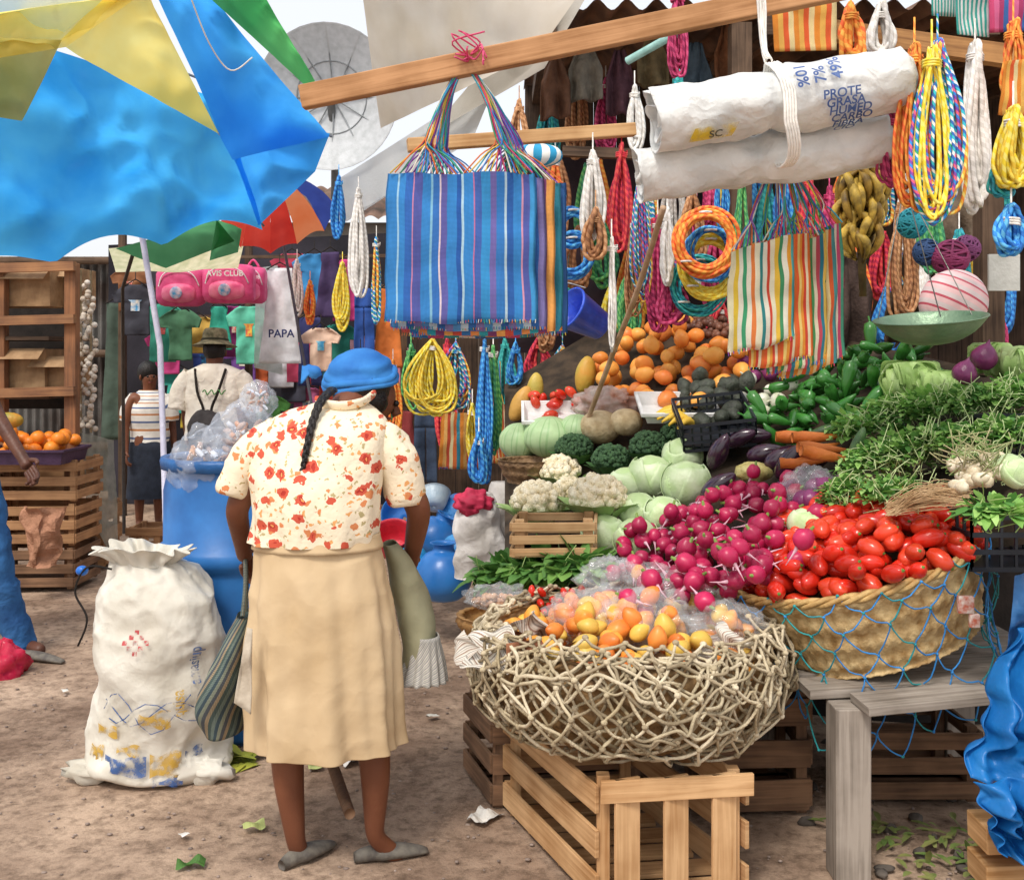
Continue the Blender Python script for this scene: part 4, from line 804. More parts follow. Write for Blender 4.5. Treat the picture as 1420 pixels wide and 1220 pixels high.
def ts(th,v):
    k=[(.412,.014),(.42,-.03),(.405,-.1),(.39,-.19),(.375,-.27),(.37,-.36),(.40,-.44)]; x=min(.999,max(0,v))*6; i=int(x); f_=x-i; r=k[i][0]*(1-f_)+k[i+1][0]*f_; z=k[i][1]*(1-f_)+k[i+1][1]*f_
    z-=.04*math.sin(th*3+1)*v
    if i>=4: r*=1+.12*math.sin(th*5)
    return TC+TT@V((r*math.cos(th),r*math.sin(th),z))
b=B(); netmesh(b,ts,22,7,.0024,.012,2,seg=3,sag=.5); build(b,'cord_net',[mat('3a90d4','2870b0',r=.6),mat('2a9a9a','1d7a8a',r=.6)],t)
b=B(); b.box(TC+TT@V((.17,-.395,-.1)),(.045,.02,.05)); one(b,'paper_price_tag',mat('e8d8cc','c86a50',s=60),'small red and white packet tied to the tomato basket','packet',bevel=.004)
b=B(); b.box(TC+TT@V((.18,-.4,-.15)),(.03,.015,.04)); one(b,'paper_price_tag',mat('e8d8cc','c86a50',s=60),'smaller lower packet tied to the tomato basket','packet',bevel=.004)
TOMM=mat('dc3420','c02414',r=.22,s=5,bump=.03,spec=.5,var=.2); TOMN=mat('e8583a','cc3418',r=.22,s=5,bump=.03,spec=.5,var=.2)
b=B(); b.blob((0,0,0),(.0245,.0245,.041),18,12,amp=.03); b.tube([(0,0,.039),(.002,0,.045)],[.006,.002],6,mi=1)
STM=mat('6a8a3a',r=.7); TM=[mesh_of(b,'plum_tomato',[TOMM,STM])]; b=B(); b.blob((0,0,0),(.026,.025,.038),18,12,amp=.04); b.tube([(0,0,.036),(.002,0,.042)],[.006,.002],6,mi=1); TM.append(mesh_of(b,'plum_tomato',[TOMN,STM]))
placed=[]
for lay,(zo,md_) in enumerate(((0,.042),(-.035,.044))):
    cur_=[]
    for k in range(6000):
        a=R.uniform(0,6.28); r_=.37*math.sqrt(R.random()); z=.025+.13*(1-(r_/.38)**2)**.7
        q=V((r_*math.cos(a),r_*math.sin(a),z+zo+R.uniform(-.008,.008)))
        if all((q-w_).length>md_ for w_ in cur_) and all((q-w_).length>.036 for w_ in placed): cur_.append(q)
    placed+=cur_
for q in placed:
    inst('plum_tomato',TM[R.randrange(2)],TC+TT@q,(PI/2+R.uniform(-.6,.6),R.uniform(-.6,.6),R.choice((.3,1.2,1.9,2.6))+R.uniform(-.5,.5)),R.uniform(.92,1.15),'glossy red plum tomato heaped in the wide wicker basket','tomato','tomatoes in the wicker basket')
# ---------------------------------------------------------------- produce
def bunch(name,po,sp,meshes,sc_,label,cat,group,off=(-.03,.03),rot=None,tries=4000):
    for x,y in scat(po,sp,tries):
        inst(name,R.choice(meshes),S(x,y,R.uniform(*off)),rot() if rot else rrot(),R.uniform(*sc_),label,cat,group)
RDM=mat('c4265a','961840',r=.35,s=6,bump=.05,spec=.45,var=.25)
b=B(); b.blob((0,0,0),(.029,.029,.031),16,11,amp=.07,ns=5); b.tube([(0,0,-.028),(.004,0,-.05),(.012,.004,-.085)],[.007,.003,.001],6,mi=1); b.tube([(0,0,.028),(.003,0,.045)],[.006,.004],6,mi=2); RM=mesh_of(b,'radish',[RDM,mat('e8b8c8',r=.5),mat('8aa850',r=.5)])
po=[(872,775),(900,735),(955,700),(1000,672),(1040,678),(1092,690),(1104,735),(1090,780),(1030,808),(960,815),(905,842),(878,832)]
for sp_,of in ((20,(-.1,-.05)),(20,(-.04,0)),(24,(-.16,-.12))): bunch('radish',po,sp_,[RM],(.85,1.12),'round magenta radish in the big radish heap','radish','radishes in the heap',off=of)
OM=[fruit(.041,.05,mat(a,c_,r=.42,s=10,bump=.1,var=.12),'orange_mango',tip=1) for a,c_ in (('f6a448','ee8838'),('f8b858','ee9a40'),('f09848','e07234'))]
po1=[(828,522),(842,480),(880,462),(930,448),(980,462),(1036,488),(1030,515),(1000,545),(940,565),(890,560),(860,545)]
for sp_,of in ((20,(-.08,-.02)),(21,(-.22,-.12))): bunch('orange_mango',po1,sp_,OM,(.85,1.15),'ripe orange mango heaped in the white trays at the stall top','mango','mangoes at the stall top',off=of)
def stray(px,py,w_,h_,off,mt_,lab,name='white_tray'):
    c=S(px,py,off); T=MX.Rotation(math.radians(18),3,'X'); return tray(c,w_,.26,h_,mt_,lab,name,T=T)
WT=mat('eeeeec','d8d8d5',r=.5)
stray(938,574,.33,.055,-.14,WT,'wide white foam tray below the mango heap'); stray(766,583,.28,.05,-.1,WT,'white tray of small red tomatoes above the watermelons')
bunch('round_tomato',[(730,545),(760,538),(800,545),(800,570),(760,577),(732,574)],14,TM,(.9,1.1),'small red tomato in the white tray above the watermelons','tomato','tomatoes in the white tray',off=(-.18,-.12))
for px,py,rx,rz,lab,c_,c2 in ((812,520,.055,.1,'green yellow papaya left of the mango heap','b9b24a','d89a40'),(722,560,.05,.1,'pale orange papaya behind the tomato tray','e8b058','c99b4a'),(742,540,.045,.09,'yellow papaya beside the tomato tray','e9c05a','b0a64a')):
    b=B(); b.blob(S(px,py,-.05),(rx,rx,rz),20,14,amp=.06,ns=3,T=MX.Rotation(R.uniform(-.5,.5),3,'Y')); one(b,'papaya',mat(c_,c2,r=.45,s=6),lab,'papaya')
WM=uvmat('melon_streak',['b8d4a0','9cc088','b8d4a0','a4c890','b8d4a0'],(9,.4),r=.4,weights=[4,1,3,1.4,2])
for px,py,rx,rz,lab in ((720,612,.1,.09,'pale green watermelon at the far left of the stall'),(762,606,.13,.1,'largest pale green watermelon, second from the left'),(800,596,.09,.075,'pale watermelon half behind the broccoli')):
    b=B(); b.blob(S(px,py,-.08),(rx,rx,rz),32,20,amp=.02); one(b,'watermelon',WM,lab,'watermelon')
ML=mat('d6c29a','b69e76',r=.7,s=30,bump=.7,bs=60)
for px,py,r_,lab in ((832,592,.1,'beige netted melon behind the broccoli'),(868,585,.08,'smaller beige melon right of the larger one')):
    b=B(); b.blob(S(px,py,-.08),(r_,r_,r_*.8),24,16); one(b,'melon',ML,lab,'melon')
def lattice_crate(c,w_,d_,h_,T,mt_,lab):
    c=V(c);t=thing('black_plastic_crate',lab,'crate',c); 
    for nm,fx in (('front_panel',-1),('back_panel',1)):
        b=B()
        for k in range(9): x=-w_/2+w_*k/8; b.beam(c+T@V((x,fx*d_/2,0)),c+T@V((x,fx*d_/2,h_)),.008,.008)
        for z in (0,.33,.66,1): b.beam(c+T@V((-w_/2,fx*d_/2,h_*z)),c+T@V((w_/2,fx*d_/2,h_*z)),.01,.014)
        build(b,nm,mt_,t,smooth=False)
    for fx in (-1,1):
        b=B()
        for k in range(7): y=-d_/2+d_*k/6; b.beam(c+T@V((fx*w_/2,y,0)),c+T@V((fx*w_/2,y,h_)),.008,.008)
        for z in (0,.33,.66,1): b.beam(c+T@V((fx*w_/2,-d_/2,h_*z)),c+T@V((fx*w_/2,d_/2,h_*z)),.01,.014)
        build(b,'side_panel',mt_,t,smooth=False)
    b=B(); b.beam(c+T@V((0,-d_/2,.004)),c+T@V((0,d_/2,.004)),w_,.006); build(b,'crate_floor',mt_,t,smooth=False); return t
BK=mat('23272e','14171e',r=.4,bump=0)
TI=MX.Rotation(math.radians(20),3,'X')@MX.Rotation(-.12,3,'Y')
lattice_crate(S(990,600,-.1),.3,.3,.11,TI,BK,'black plastic crate of dark avocados in mid stall')
AV=fruit(.034,.045,mat('4a5044','33362e',r=.55,s=40,bump=.5,bs=120),'avocado',tip=1)
for sp_ in (18,20): bunch('avocado',[(948,540),(975,524),(1030,528),(1036,560),(1000,582),(950,575)],sp_,[AV],(.9,1.2),'dark avocado in the black plastic crate','avocado','avocados in the black crate',off=(-.2,-.08))
b=B()
for k in range(60): b.blob(S(980+R.uniform(-32,32),455+R.uniform(-14,14),-.12+R.uniform(-.05,.05)),.02,7,5)
tag(one(b,'tamarind_pods',mat('8a5a44','5f3c30',r=.4),'heap of brown tamarind in plastic behind the mangoes','tamarind'),kind='stuff')
b=B(); b.blob(S(840,562,-.12),(.14,.08,.08),50,34,amp=.2,ns=8,rid=.12); one(b,'plastic_bag',mat('e8dcd4','b88a78',r=.15,alpha=.55,bump=1,bs=20),'clear bag of brown spice left of the white foam tray','plastic bag')
def floret(name,px,py,r_,mh,ml,lab,cat,leaves=7,off=-.07,dens=120,s0=.13,s1=.22,lf=1.):
    c=S(px,py,off); t=thing(name,lab,cat,c-V((0,0,r_))); b=B(); b.blob(c,(r_*.8,r_*.8,r_*.62),16,10)
    for k in range(dens):
        th=R.uniform(0,6.28); z=R.uniform(-.25,1); rr=math.sqrt(max(0,1-z*z)); s_=r_*R.uniform(s0,s1)
        b.blob(c+V((rr*math.cos(th)*r_*.85,rr*math.sin(th)*r_*.85,z*r_*.68)),s_,7,5,amp=.2,seed=k)
    build(b,'head',mh,t); b=B()
    for k in range(leaves):
        th=k*6.28/leaves+R.uniform(-.2,.2); b.leaf(c+V((math.cos(th)*r_*.6,math.sin(th)*r_*.6,-r_*.7)),(math.cos(th),math.sin(th),1.0),r_*1.15*lf,r_*.8,bend=.5)
    b.tube([c-V((0,0,r_*.95)),c-V((0,0,r_*.3))],r_*.3,8); build(b,'leaves',ml,t)
CF=mat('f4ead0','dccca4',r=.75,bs=150,bump=.9,s=30); CL=mat('a8c480','84a664',r=.6); BR=mat('4c6e46','304c32',r=.85,s=60,bs=180,bump=1); 
for px,py,r_,lab,of in ((777,655,.1,'cauliflower at the back of the group',0),(746,697,.115,'leftmost cauliflower above the small crate',-.3),(829,690,.118,'largest cauliflower, right of the group',-.3),(790,682,.08,'cauliflower squeezed in the middle of the group',-.1)): floret('cauliflower',px,py,r_,CF,CL,lab,'cauliflower',off=of,dens=190,s0=.1,s1=.2,leaves=9,lf=1.2)
for px,py,r_,lab in ((796,622,.095,'leftmost broccoli head beside the watermelon'),(848,638,.095,'broccoli head in front of the beige melon'),(900,620,.095,'broccoli head below the bananas'),(938,603,.08,'rightmost broccoli head under the black crate')): floret('broccoli',px,py,r_,BR,mat('4f7a42','35592f',r=.7),lab,'broccoli',dens=260,s0=.07,s1=.14)
p=P(712,775,3.75); crate(p,(.29,0.02,0),(.02,.22,0),.14,wood('c8a478','967048'),'small slatted crate under the cauliflowers',vert=False)
def cabbage(px,py,r_,lab,off=-.06,c1='d8e6c0',c2='b4cc92',name='cabbage',cat='cabbage'):
    c=S(px,py,off); t=thing(name,lab,cat,c-V((0,0,r_)))
    a0=R.uniform(0,6.28); b=B(); b.blob(c,(r_*.95,r_*.95,r_*.9),28,18,amp=.03,seed=px); build(b,'heart',mat(c1,c2,r=.45,s=9,bump=.4,bs=16),t)
    for k in range(6):
        b=B(); T=MX.Rotation(a0+k*1.3,3,'Z')@MX.Rotation(R.uniform(.3,1.1),3,'X')
        def f(u,v):
            th=(u-.5)*2.3; ph=-.7+v*1.8; rr=r_*(.985+.012*k+.03*abs(th)*max(0,v-.5)+.01*math.sin(9*u+k)); return c+T@V((rr*math.sin(th)*math.cos(ph),-rr*math.cos(th)*math.cos(ph),rr*math.sin(ph)))
        b.grid(f,14,12); build(b,'outer_leaf',mat(c1,c2,r=.45,s=14,bump=.6,bs=25),t,solid=.002)
for k,(px,py,r_,q) in enumerate([(946,632,.085,'topmost, beside the eggplants'),(903,660,.095,'in the middle of the row, right of the broccoli'),(952,670,.098,'second from the right, over the cucumber'),(868,672,.08,'half hidden behind the largest cauliflower'),(886,708,.08,'above the lower pair'),(838,742,.088,'lower left, above the leafy greens'),(882,746,.084,'lower right of the bottom pair'),(920,712,.075,'just left of the radish heap')]): cabbage(px,py,r_,'pale green cabbage '+q)
cabbage(1118,727,.06,'small pale green chayote squash between radishes and tomatoes',name='chayote',cat='chayote'); 
EG=fruit(.042,.085,mat('4a2a40','301c2c',r=.18,spec=.7,bump=.02),'eggplant',tip=1); CUm=fruit(.028,.1,mat('4f6e40','365030',r=.35,bump=.3,bs=40,s=20),'cucumber')
for px,py,a,lab in ((1000,615,1.2,'dark eggplant behind the top cabbage'),(985,650,.4,'upright dark eggplant right of the cabbages'),(1035,632,1.4,'dark eggplant lying above the corn'),(972,690,.9,'dark eggplant nearest the radishes'),(1078,662,.6,'dark eggplant right of the corn bag'),(1105,650,1.0,'small dark eggplant by the bagged onions'),(1018,605,1.5,'dark eggplant at the top of the eggplant group'),(1060,645,1.1,'dark eggplant lying over the corn bag')):
    inst('eggplant',EG,S(px,py,-.08),(.3,a,R.uniform(-.3,.3)),.95,lab,'eggplant')
for px,py,a,lab in ((922,718,1.5,'short dark cucumber left of the radish heap'),(1095,634,1.3,'dark green cucumber above the eggplants'),(1118,606,1.2,'long cucumber below the peppers'),(1176,650,.3,'dark cucumber standing by the carrots'),(1160,590,1.4,'dark cucumber above the carrots'),(1080,612,1.35,'dark cucumber left of the long one')):
    inst('cucumber',CUm,S(px,py,-.1),(.2,a,0),.8,lab,'cucumber')
b=B(); b.tube([(0,0,.09),(0,0,.05),(0,0,-.03),(.004,0,-.11)],[.02,.026,.018,.003],12); CA=mesh_of(b,'carrot',mat('ee9048','d87430',r=.5,s=8,bump=.5,bs=50))
for k,(px,py) in enumerate([(1150,606),(1165,616),(1180,626),(1160,636),(1172,606),(1185,640)]): inst('carrot',CA,S(px,py,-.13),(R.uniform(-.2,.2),-1.5+R.uniform(-.25,.25),R.uniform(-.3,.3)),1,'orange carrot in the small heap below the green peppers','carrot','carrots below the peppers')
b=B(); b.lathe([(.001,-.033),(.02,-.03),(.034,-.01),(.034,.008),(.02,.028),(.007,.038),(.004,.055),(.001,.058)],16,(0,0,0),sub=2); ONW=mesh_of(b,'white_onion',mat('f0eee0','ced0b0',r=.35,s=20))
b2=B(); b2.lathe([(.001,-.033),(.02,-.03),(.034,-.01),(.034,.008),(.02,.028),(.007,.038),(.001,.05)],16,(0,0,0),sub=2); ONP=mesh_of(b2,'purple_onion',mat('8a3a6c','662a52',r=.3,s=14)) 
bunch('white_onion',[(1032,535),(1060,525),(1092,535),(1085,565),(1050,578),(1035,560)],17,[ONW],(.9,1.1),'white onion in the heap left of the green peppers','onion','white onions',off=(-.12,-.04)); bunch('purple_onion',[(1028,495),(1060,485),(1100,490),(1105,515),(1070,525),(1035,520)],18,[ONP],(.9,1.1),'purple onion in the heap above the white onions','onion','purple onions at the stall top',off=(-.08,0))
bunch('purple_onion',[(1088,668),(1120,652),(1160,662),(1160,690),(1120,706),(1090,700)],17,[ONP],(.9,1.15),'purple onion in the clear bag beside the tomatoes','onion','bagged purple onions',off=(-.12,-.05))
b=B(); b.blob(S(1125,680,-.1),(.1,.06,.075),50,34,amp=.2,ns=9,seed=2,rid=.1); one(b,'plastic_bag',PLAST,'clear bag around the purple onions','plastic bag')
b=B(); b.blob(S(845,810,-.15),(.1,.08,.08),54,36,amp=.2,ns=10,seed=12,rid=.14); one(b,'plastic_bag',PLAST,'crumpled clear bag between leafy greens and radishes','plastic bag')
b=B(); b.blob(S(1045,655,-.06),(.07,.05,.04),20,12,amp=.1); one(b,'bagged_corn',mat('e8dc94','c9b870',r=.3,s=60,bump=.5,bs=80),'bag of pale yellow corn beside the eggplants','corn')
for px,py,r_,lab in ((1360,512,.05,'large purple onion by the scale pan, right one'),(1333,532,.045,'large purple onion by the scale pan, left one')): inst('purple_onion',ONP,S(px,py,-.3),(.2,.2,0),r_/.036,lab,'onion')
b=B(); b.tube([(0,0,.05),(0,0,.04),(.002,0,.01),(.006,0,-.04),(.014,0,-.085)],[.006,.024,.027,.02,.004],12); b.tube([(0,0,.045),(.006,0,.075)],.004,5); PE=[mesh_of(b,'green_pepper',mat('468a38','2f6a28',r=.25,spec=.6,s=5,bump=.03,var=.35))]
po=[(1055,590),(1075,560),(1120,520),(1165,490),(1240,480),(1275,500),(1235,560),(1185,585),(1150,598),(1100,600)]
for sp_,of in ((17,(-.14,-.07)),(17,(-.05,.03))): bunch('green_pepper',po,sp_,PE,(.8,1.15),'glossy green pepper in the long pepper heap','pepper','green peppers in the heap',off=of)
LG=[mat('6f9f4a','4d7a36',r=.55,s=8,tr=.15),mat('96bc62','6c9848',r=.55,s=8,tr=.15),mat('4f7e3c','3a602e',r=.55,s=8,tr=.1)]
def leafy(name,px,py,rx,rz,n,size,lab,cat,off=-.1,mats=LG,stems=14,stemc='a3bd72',up=.5,ratio=.6,nseg=3,stl=1.):
    c=S(px,py,off); t=thing(name,lab,cat,c-V((0,0,rz))); b=B()
    for k in range(n):
        d=rv(1); d.normalize(); q=V((d.x*rx,d.y*rx*.6,abs(d.z)*rz-rz*.2))*R.uniform(.5,1.05); dd=V((d.x,d.y-.6,d.z*.6+up*R.uniform(-.3,1)))
        b.leaf(c+q,dd,size*R.uniform(.6,1.3),size*ratio*R.uniform(.7,1.2),mi=R.randrange(len(mats)),bend=R.uniform(-.2,1.2),nseg=nseg,fold=R.uniform(-.3,.5))
    build(b,'leaves',mats,t)
    if stems:
        b=B()
        for k in range(stems):
            p0=c+V((R.uniform(-rx,rx)*.8,-rx*.45,R.uniform(-.6,.7)*rz)); b.tube(spl([p0,p0+rv(.02)*stl+V((0,-.01,.015)),p0+rv(.05)*stl+V((0,-.01,.03))],3),.0015,4)
        build(b,'stems',mat(stemc,r=.5),t)
HL=[mat('96c466','6fa24a',r=.5,s=9,tr=.3),mat('b8dc86','90bc60',r=.5,s=9,tr=.3),mat('72a456','548840',r=.5,s=9,tr=.25)]
for k,(px,py,rx,rz,sz,q) in enumerate([(1200,600,.14,.11,.03,'leftmost, under the peppers'),(1245,578,.14,.11,.03,'below the big lettuce'),(1300,572,.15,.11,.03,'right of centre in the upper row'),(1360,566,.15,.11,.03,'upper row near the right edge'),(1412,555,.14,.11,.03,'at the right edge, upper row'),(1210,650,.13,.1,.026,'lower left, above the tomatoes'),(1180,692,.11,.09,.024,'lowest, touching the tomatoes'),(1250,636,.14,.11,.026,'middle row, left'),(1300,618,.14,.1,.028,'middle row, centre'),(1240,688,.12,.08,.024,'lower row, beside the roots'),(1400,610,.13,.1,.03,'middle row at the right edge'),(1350,618,.13,.1,.028,'middle row, right of centre'),(1360,650,.1,.08,.026,'behind the garlic bunch')]):
    leafy('herb_bunch',px,py,rx,rz,640,sz,'bunch of leafy green herbs '+q,'herbs',mats=HL,nseg=2,ratio=.85,stems=40,stemc='c4d69a',up=.9)
LE=[mat('c4dc94','a0c470',r=.5,s=8,tr=.25),mat('d8ecb0','b2d084',r=.5,s=8,tr=.25)]
for px,py,rx,q in ((1262,532,.15,'large frilly one in front of the scale pan'),(1318,540,.12,'right of the largest head'),(1376,500,.12,'behind the two large purple onions'),(1420,505,.12,'at the right edge beside the onions')):
    c=S(px,py,-.22); t=thing('lettuce','pale green lettuce '+q,'lettuce',c-V((0,0,rx*.7)))
    for k in range(30):
        a=R.uniform(0,6.28); tl=R.uniform(.15,1.4); T=MX.Rotation(a,3,'Z')@MX.Rotation(tl,3,'X'); rr=rx*R.uniform(.8,1.05); sd=R.random()*30
        def f(u,v):
            th=(u-.5)*1.5; ph=v*1.3; fr=.10*v*v*math.sin(u*22+sd)+.05*n3((u*3,v*3,sd),1); q=rr*(.8+.25*v+fr); return c+T@V((q*math.sin(th)*math.cos(ph*.6),-q*math.cos(th)*.6*math.sin(ph),q*math.cos(ph)*.75))
        b=B(); b.grid(f,18,7); build(b,'leaf',LE[k%2],t)
for px,py,q,n in ((700,800,'left end of the wicker tray',130),(750,795,'middle of the wicker tray',150),(805,790,'right end of the wicker tray',130)): leafy('spinach_bunch',px,py,.12,.07,n,.08,'bunch of broad green leaves at the '+q,'greens',mats=[HL[0],HL[2],LG[0]],off=-.12,ratio=.7,up=.5)
leafy('radish_leaves',980,760,.05,.03,24,.05,'small leaves among the radishes','leaves',off=-.1,stems=6)
t=thing('garlic_bunch','bunch of garlic bulbs with dry stalks on the herbs at the right','garlic',S(1350,690,-.15)); b=B()
for k in range(42): b.blob(S(1355+R.uniform(-38,38),655+R.uniform(-28,22),-.24+R.uniform(-.04,.04)),(.02,.02,.018),9,6,amp=.1)
tag(build(b,'bulbs',mat('e0d6c0','b8a888',r=.7,s=40),t),kind='stuff'); b=B()
for k in range(60):
    p=S(1345+R.uniform(-30,40),640+R.uniform(-20,20),-.24); b.tube([p,p+V((R.uniform(-.05,.05),-.02,R.uniform(0,.06))),p+V((R.uniform(-.1,.06),-.02,R.uniform(-.05,.1)))],.0022,4)
tag(build(b,'stalks',mat('b8a884','8a9a60',r=.8),t),kind='stuff')
b=B()
for k in range(130):
    p=S(1235+R.uniform(-8,8),708+R.uniform(-12,8),-.16); q=S(1330+R.uniform(-25,25),690+R.uniform(-22,12),-.18); b.tube(spl([p,(p+q)*.5+V((0,-.02,.02))+rv(.025),q],3),.0012,4)
one(b,'root_bundle',mat('cdb089','a07f58',r=.85),'bundle of dry tan roots lying above the tomatoes','roots')
for px,py in ((1412,655),(1400,648)): cabbage(px,py,.045,'pale green chayote at the right edge, %s one'%('front' if px>1405 else 'rear'),off=-.2,name='chayote',cat='chayote')
lattice_crate(P(1395,775,3.15),.34,.3,.15,MX.Identity(3),BK,'black plastic crate of greens at the right edge'); leafy('green_leaves_in_crate',1395,715,.12,.06,160,.05,'green leaves filling the black crate at the right edge','greens',off=-.25,mats=HL)
lattice_crate(P(1412,628,3.5),.2,.2,.12,MX.Identity(3),BK,'small black crate cut by the right edge above the garlic')
ROWS=6;NS_=34; c=P(765,885,3.72); t=thing('wicker_tray','low wicker tray of greens behind the net basket','tray',c)
T2=MX.Diagonal(V((1.35,.8,1))); b=B(); b.lathe([(.2,.0),(.235,.02),(.25,.08),(.24,.085),(.22,.04),(.01,.04)],140,c,T=T2,fn=wick,sub=6); build(b,'wicker_wall',wmat('cc9c60','94683a'),t)
for x,y in scat([(735,826),(840,822),(850,844),(740,852)],11): inst('cherry_tomato',TM[0],P(x,y,3.5),rrot(),.5,'small red tomato at the front of the low wicker tray','tomato','small tomatoes in the low tray')
b=B()
for k in range(60): b.blob(P(690+R.uniform(-35,35),832+R.uniform(-6,8),3.52+R.uniform(-.04,.04)),.012,6,4)
tag(one(b,'loose_nuts',mat('c08a68','d8b090',r=.7),'small pinkish nuts in a bag at the tray\'s left end','nuts'),kind='stuff')
b=B(); b.blob(P(690,828,3.5),(.1,.07,.04),50,34,amp=.2,ns=9,rid=.12); one(b,'plastic_bag',PLAST,'clear bag of nuts at the left end of the wicker tray','plastic bag')
ROWS=5;NS_=20; c=P(735,668,4.85); b=B(); b.lathe([(.1,0),(.13,.05),(.15,.1),(.145,.1),(.12,.04)],80,c,fn=wick,sub=6); one(b,'wicker_bowl',wmat('9a7a58','6c5238'),'dark wicker bowl between watermelons and cauliflowers','basket')
def banana_pts(L_,bend,n=9): return [V((-bend*(1-math.cos((i/(n-1)-.5)*2.2)),0,-L_*i/(n-1))) for i in range(n)]
BNM=[mat('e0bc50','3e2c1c',r=.5,s=22,bump=.2,var=.3),mat('c8a040','34261a',r=.5,s=15,bump=.2,var=.3)]
BNS=[]
for q in range(2): b=B(); b.tube(banana_pts(.17,.11-.03*q),[.004,.008,.013,.0155,.016,.0155,.012,.007,.004],7); BNS.append(mesh_of(b,'banana',BNM[q]))
b=B(); b.tube(banana_pts(.17,.09),[.005,.009,.015,.018,.019,.018,.014,.008,.004],8); BN2=mesh_of(b,'banana',mat('f0cc50','dcb03a',r=.45,s=12,bump=.1))
c=P(1193,245,3.9); t=thing('banana_bunch','big hanging bunch of ripe spotted bananas','bananas',c); b=B(); b.tube([c+V((0,0,.3)),c+V((0,0,-.1)),c+V((.01,0,-.45))],[.012,.02,.014],8); build(b,'stalk',mat('6a5a34','4a3f26'),t)
for tier in range(8):
    for k in range(12):
        a=k*6.28/12+tier*.9+R.uniform(-.15,.15); o_=bpy.data.objects.new('banana',R.choice(BNS)); COL.objects.link(o_); o_.parent=t
        rr=.075*(1 if 0<tier<6 else .7)
        o_.location=V((math.cos(a)*rr,math.sin(a)*rr,.05-tier*.05+R.uniform(-.02,.02))); o_.rotation_euler=(R.uniform(-.45,.45),-.42+R.uniform(-.25,.2)+.05*tier,a); o_.scale=(1,1,R.uniform(.8,1.05))
for px,py,n,lab in ((905,585,6,'hand of yellow bananas left of the black crate'),(962,592,6,'hand of yellow bananas in front of the avocado crate')):
    c=S(px,py-12,-.13); t=thing('banana_hand',lab,'bananas',c)
    for k in range(n):
        o_=bpy.data.objects.new('banana',BN2); COL.objects.link(o_); o_.parent=t; o_.location=(0,-.012*k,-.008*k); o_.rotation_euler=(.15*k-.3,1.2 if px<930 else -1.3,.1*k)
# ---------------------------------------------------------------- beams and hanging goods
b=B(); b.beam(P(418,136,3.35),P(1190,-22,3.25),.045,.075); one(b,'wooden_beam',wood('c8966a','9a6c44'),'long slanting timber beam across the top of the stall','beam',smooth=False,bevel=.004)
b=B(); b.beam(P(565,202,4.3),P(880,180,4.5),.05,.055); one(b,'wooden_pole',wood('d0a878','a87c50'),'shorter pale timber pole behind the blue bags','pole',smooth=False,bevel=.004)
b=B(); b.tube(spl([P(815,582,4.9),P(850,490,4.5),P(885,400,4.1),P(920,288,3.7)],5),.012,8); one(b,'bamboo_stick',mat('d2b090','b08c66',r=.7),'thin tan stick leaning across the mango heap','stick')
b=B(); b.beam(P(1370,250,4.3),P(1372,520,4.3),.09,.09); one(b,'stall_post',DARKW,'dark brown upright post behind the scale pan','post',smooth=False)
b=B(); b.beam(P(1130,40,3.9),P(1480,90,3.6),.06,.07); one(b,'hanging_rail',TAN2,'timber rail holding the rope hanks at upper right','rail',smooth=False)
b=B(); b.beam(P(780,210,5.3),P(1250,230,5.3),.05,.05); one(b,'back_rail',DARKW,'dark back rail hung with rope coils','rail',smooth=False)
SCM=[mat(c_,r=.6) for c_ in ('e04a7a','f0c84a','3f8fe0','f07a3a','4aaa7a','8a4aaa','f0e8d8','3ab0c8')]
def market_bag(x0,x1,y0,y1,Y,mt_,apex,lab,ncord=11,group=None,tilt=0.,ga=.26,gh=.32,sd=0,fr=.002):
    tl,tr_,bl,br=P(x0,y0,Y),P(x1,y0+tilt,Y),P(x0-4,y1,Y),P(x1+3,y1+tilt,Y); t=thing('market_bag',lab,'bag',(bl+br)*.5,group); b=B()
    def f(u,v):
        fr_=u<.5; uu=u*2 if fr_ else 2-u*2; p=(tl*(1-uu)+tr_*uu)*(1-v)+(bl*(1-uu)+br*uu)*v
        th=.012*math.sin(PI*uu)*(.3+v)*(1-(v>.97)); p=p+V((.006*n3((uu*3,v*3,sd),1.5),(-1 if fr_ else 1)*th+.02*n3((uu*2,v*2,sd),1.7)+.008*math.sin(uu*14+sd)*(1-v)+.008*rdg((uu*.5,v*.7,sd*.1),4),.008*n3((uu*4,v,sd),1.3)-.012*math.sin(PI*uu)*v)); return p
    b.grid(f,80,30,cu=True,us=2,vs=1); build(b,'bag_body',mt_,t); W=tr_-tl; ap=P(*apex,Y); b=B(); Hh=(ap-(tl+tr_)*.5)
    for k in range(ncord):
        for side in (0,1):
            s0=tl+W*((k+.5)/ncord*.5+(.5 if side else 0))+V((0,R.uniform(-.008,.008),.0)); g=tl+W*(ga if not side else 1-ga)+Hh.normalized()*Hh.length*gh+rv(.006)
            m_=tl+W*(.36 if not side else .64)+Hh*.72+rv(.006); e=ap+V(((-.012 if not side else .012),0,0))+rv(.007)
            if side==1 and k%2: g=g+W*.02
            b.tube(spl([s0,s0*.45+g*.55+rv(.004),g,m_,e],4),.0025,5,mi=R.randrange(8),cap=False)
    build(b,'handle',SCM,t); b=B()
    for k in range(int(W.length/.008)):
        p=bl+(br-bl)*((k+.5)/(W.length/.008)); b.tube([p+V((0,0,.003)),p-V((R.uniform(-.002,.002),0,.006+R.random()*.006))],.0016,4,mi=R.randrange(8),cap=False)
    tag(build(b,'hem_fringe',SCM,t),kind='stuff'); return t
def sm(n,cols,k=1,w_=None): return uvmat(n,cols,(k,0),r=.8,weave=38,weights=w_,tr=.08)
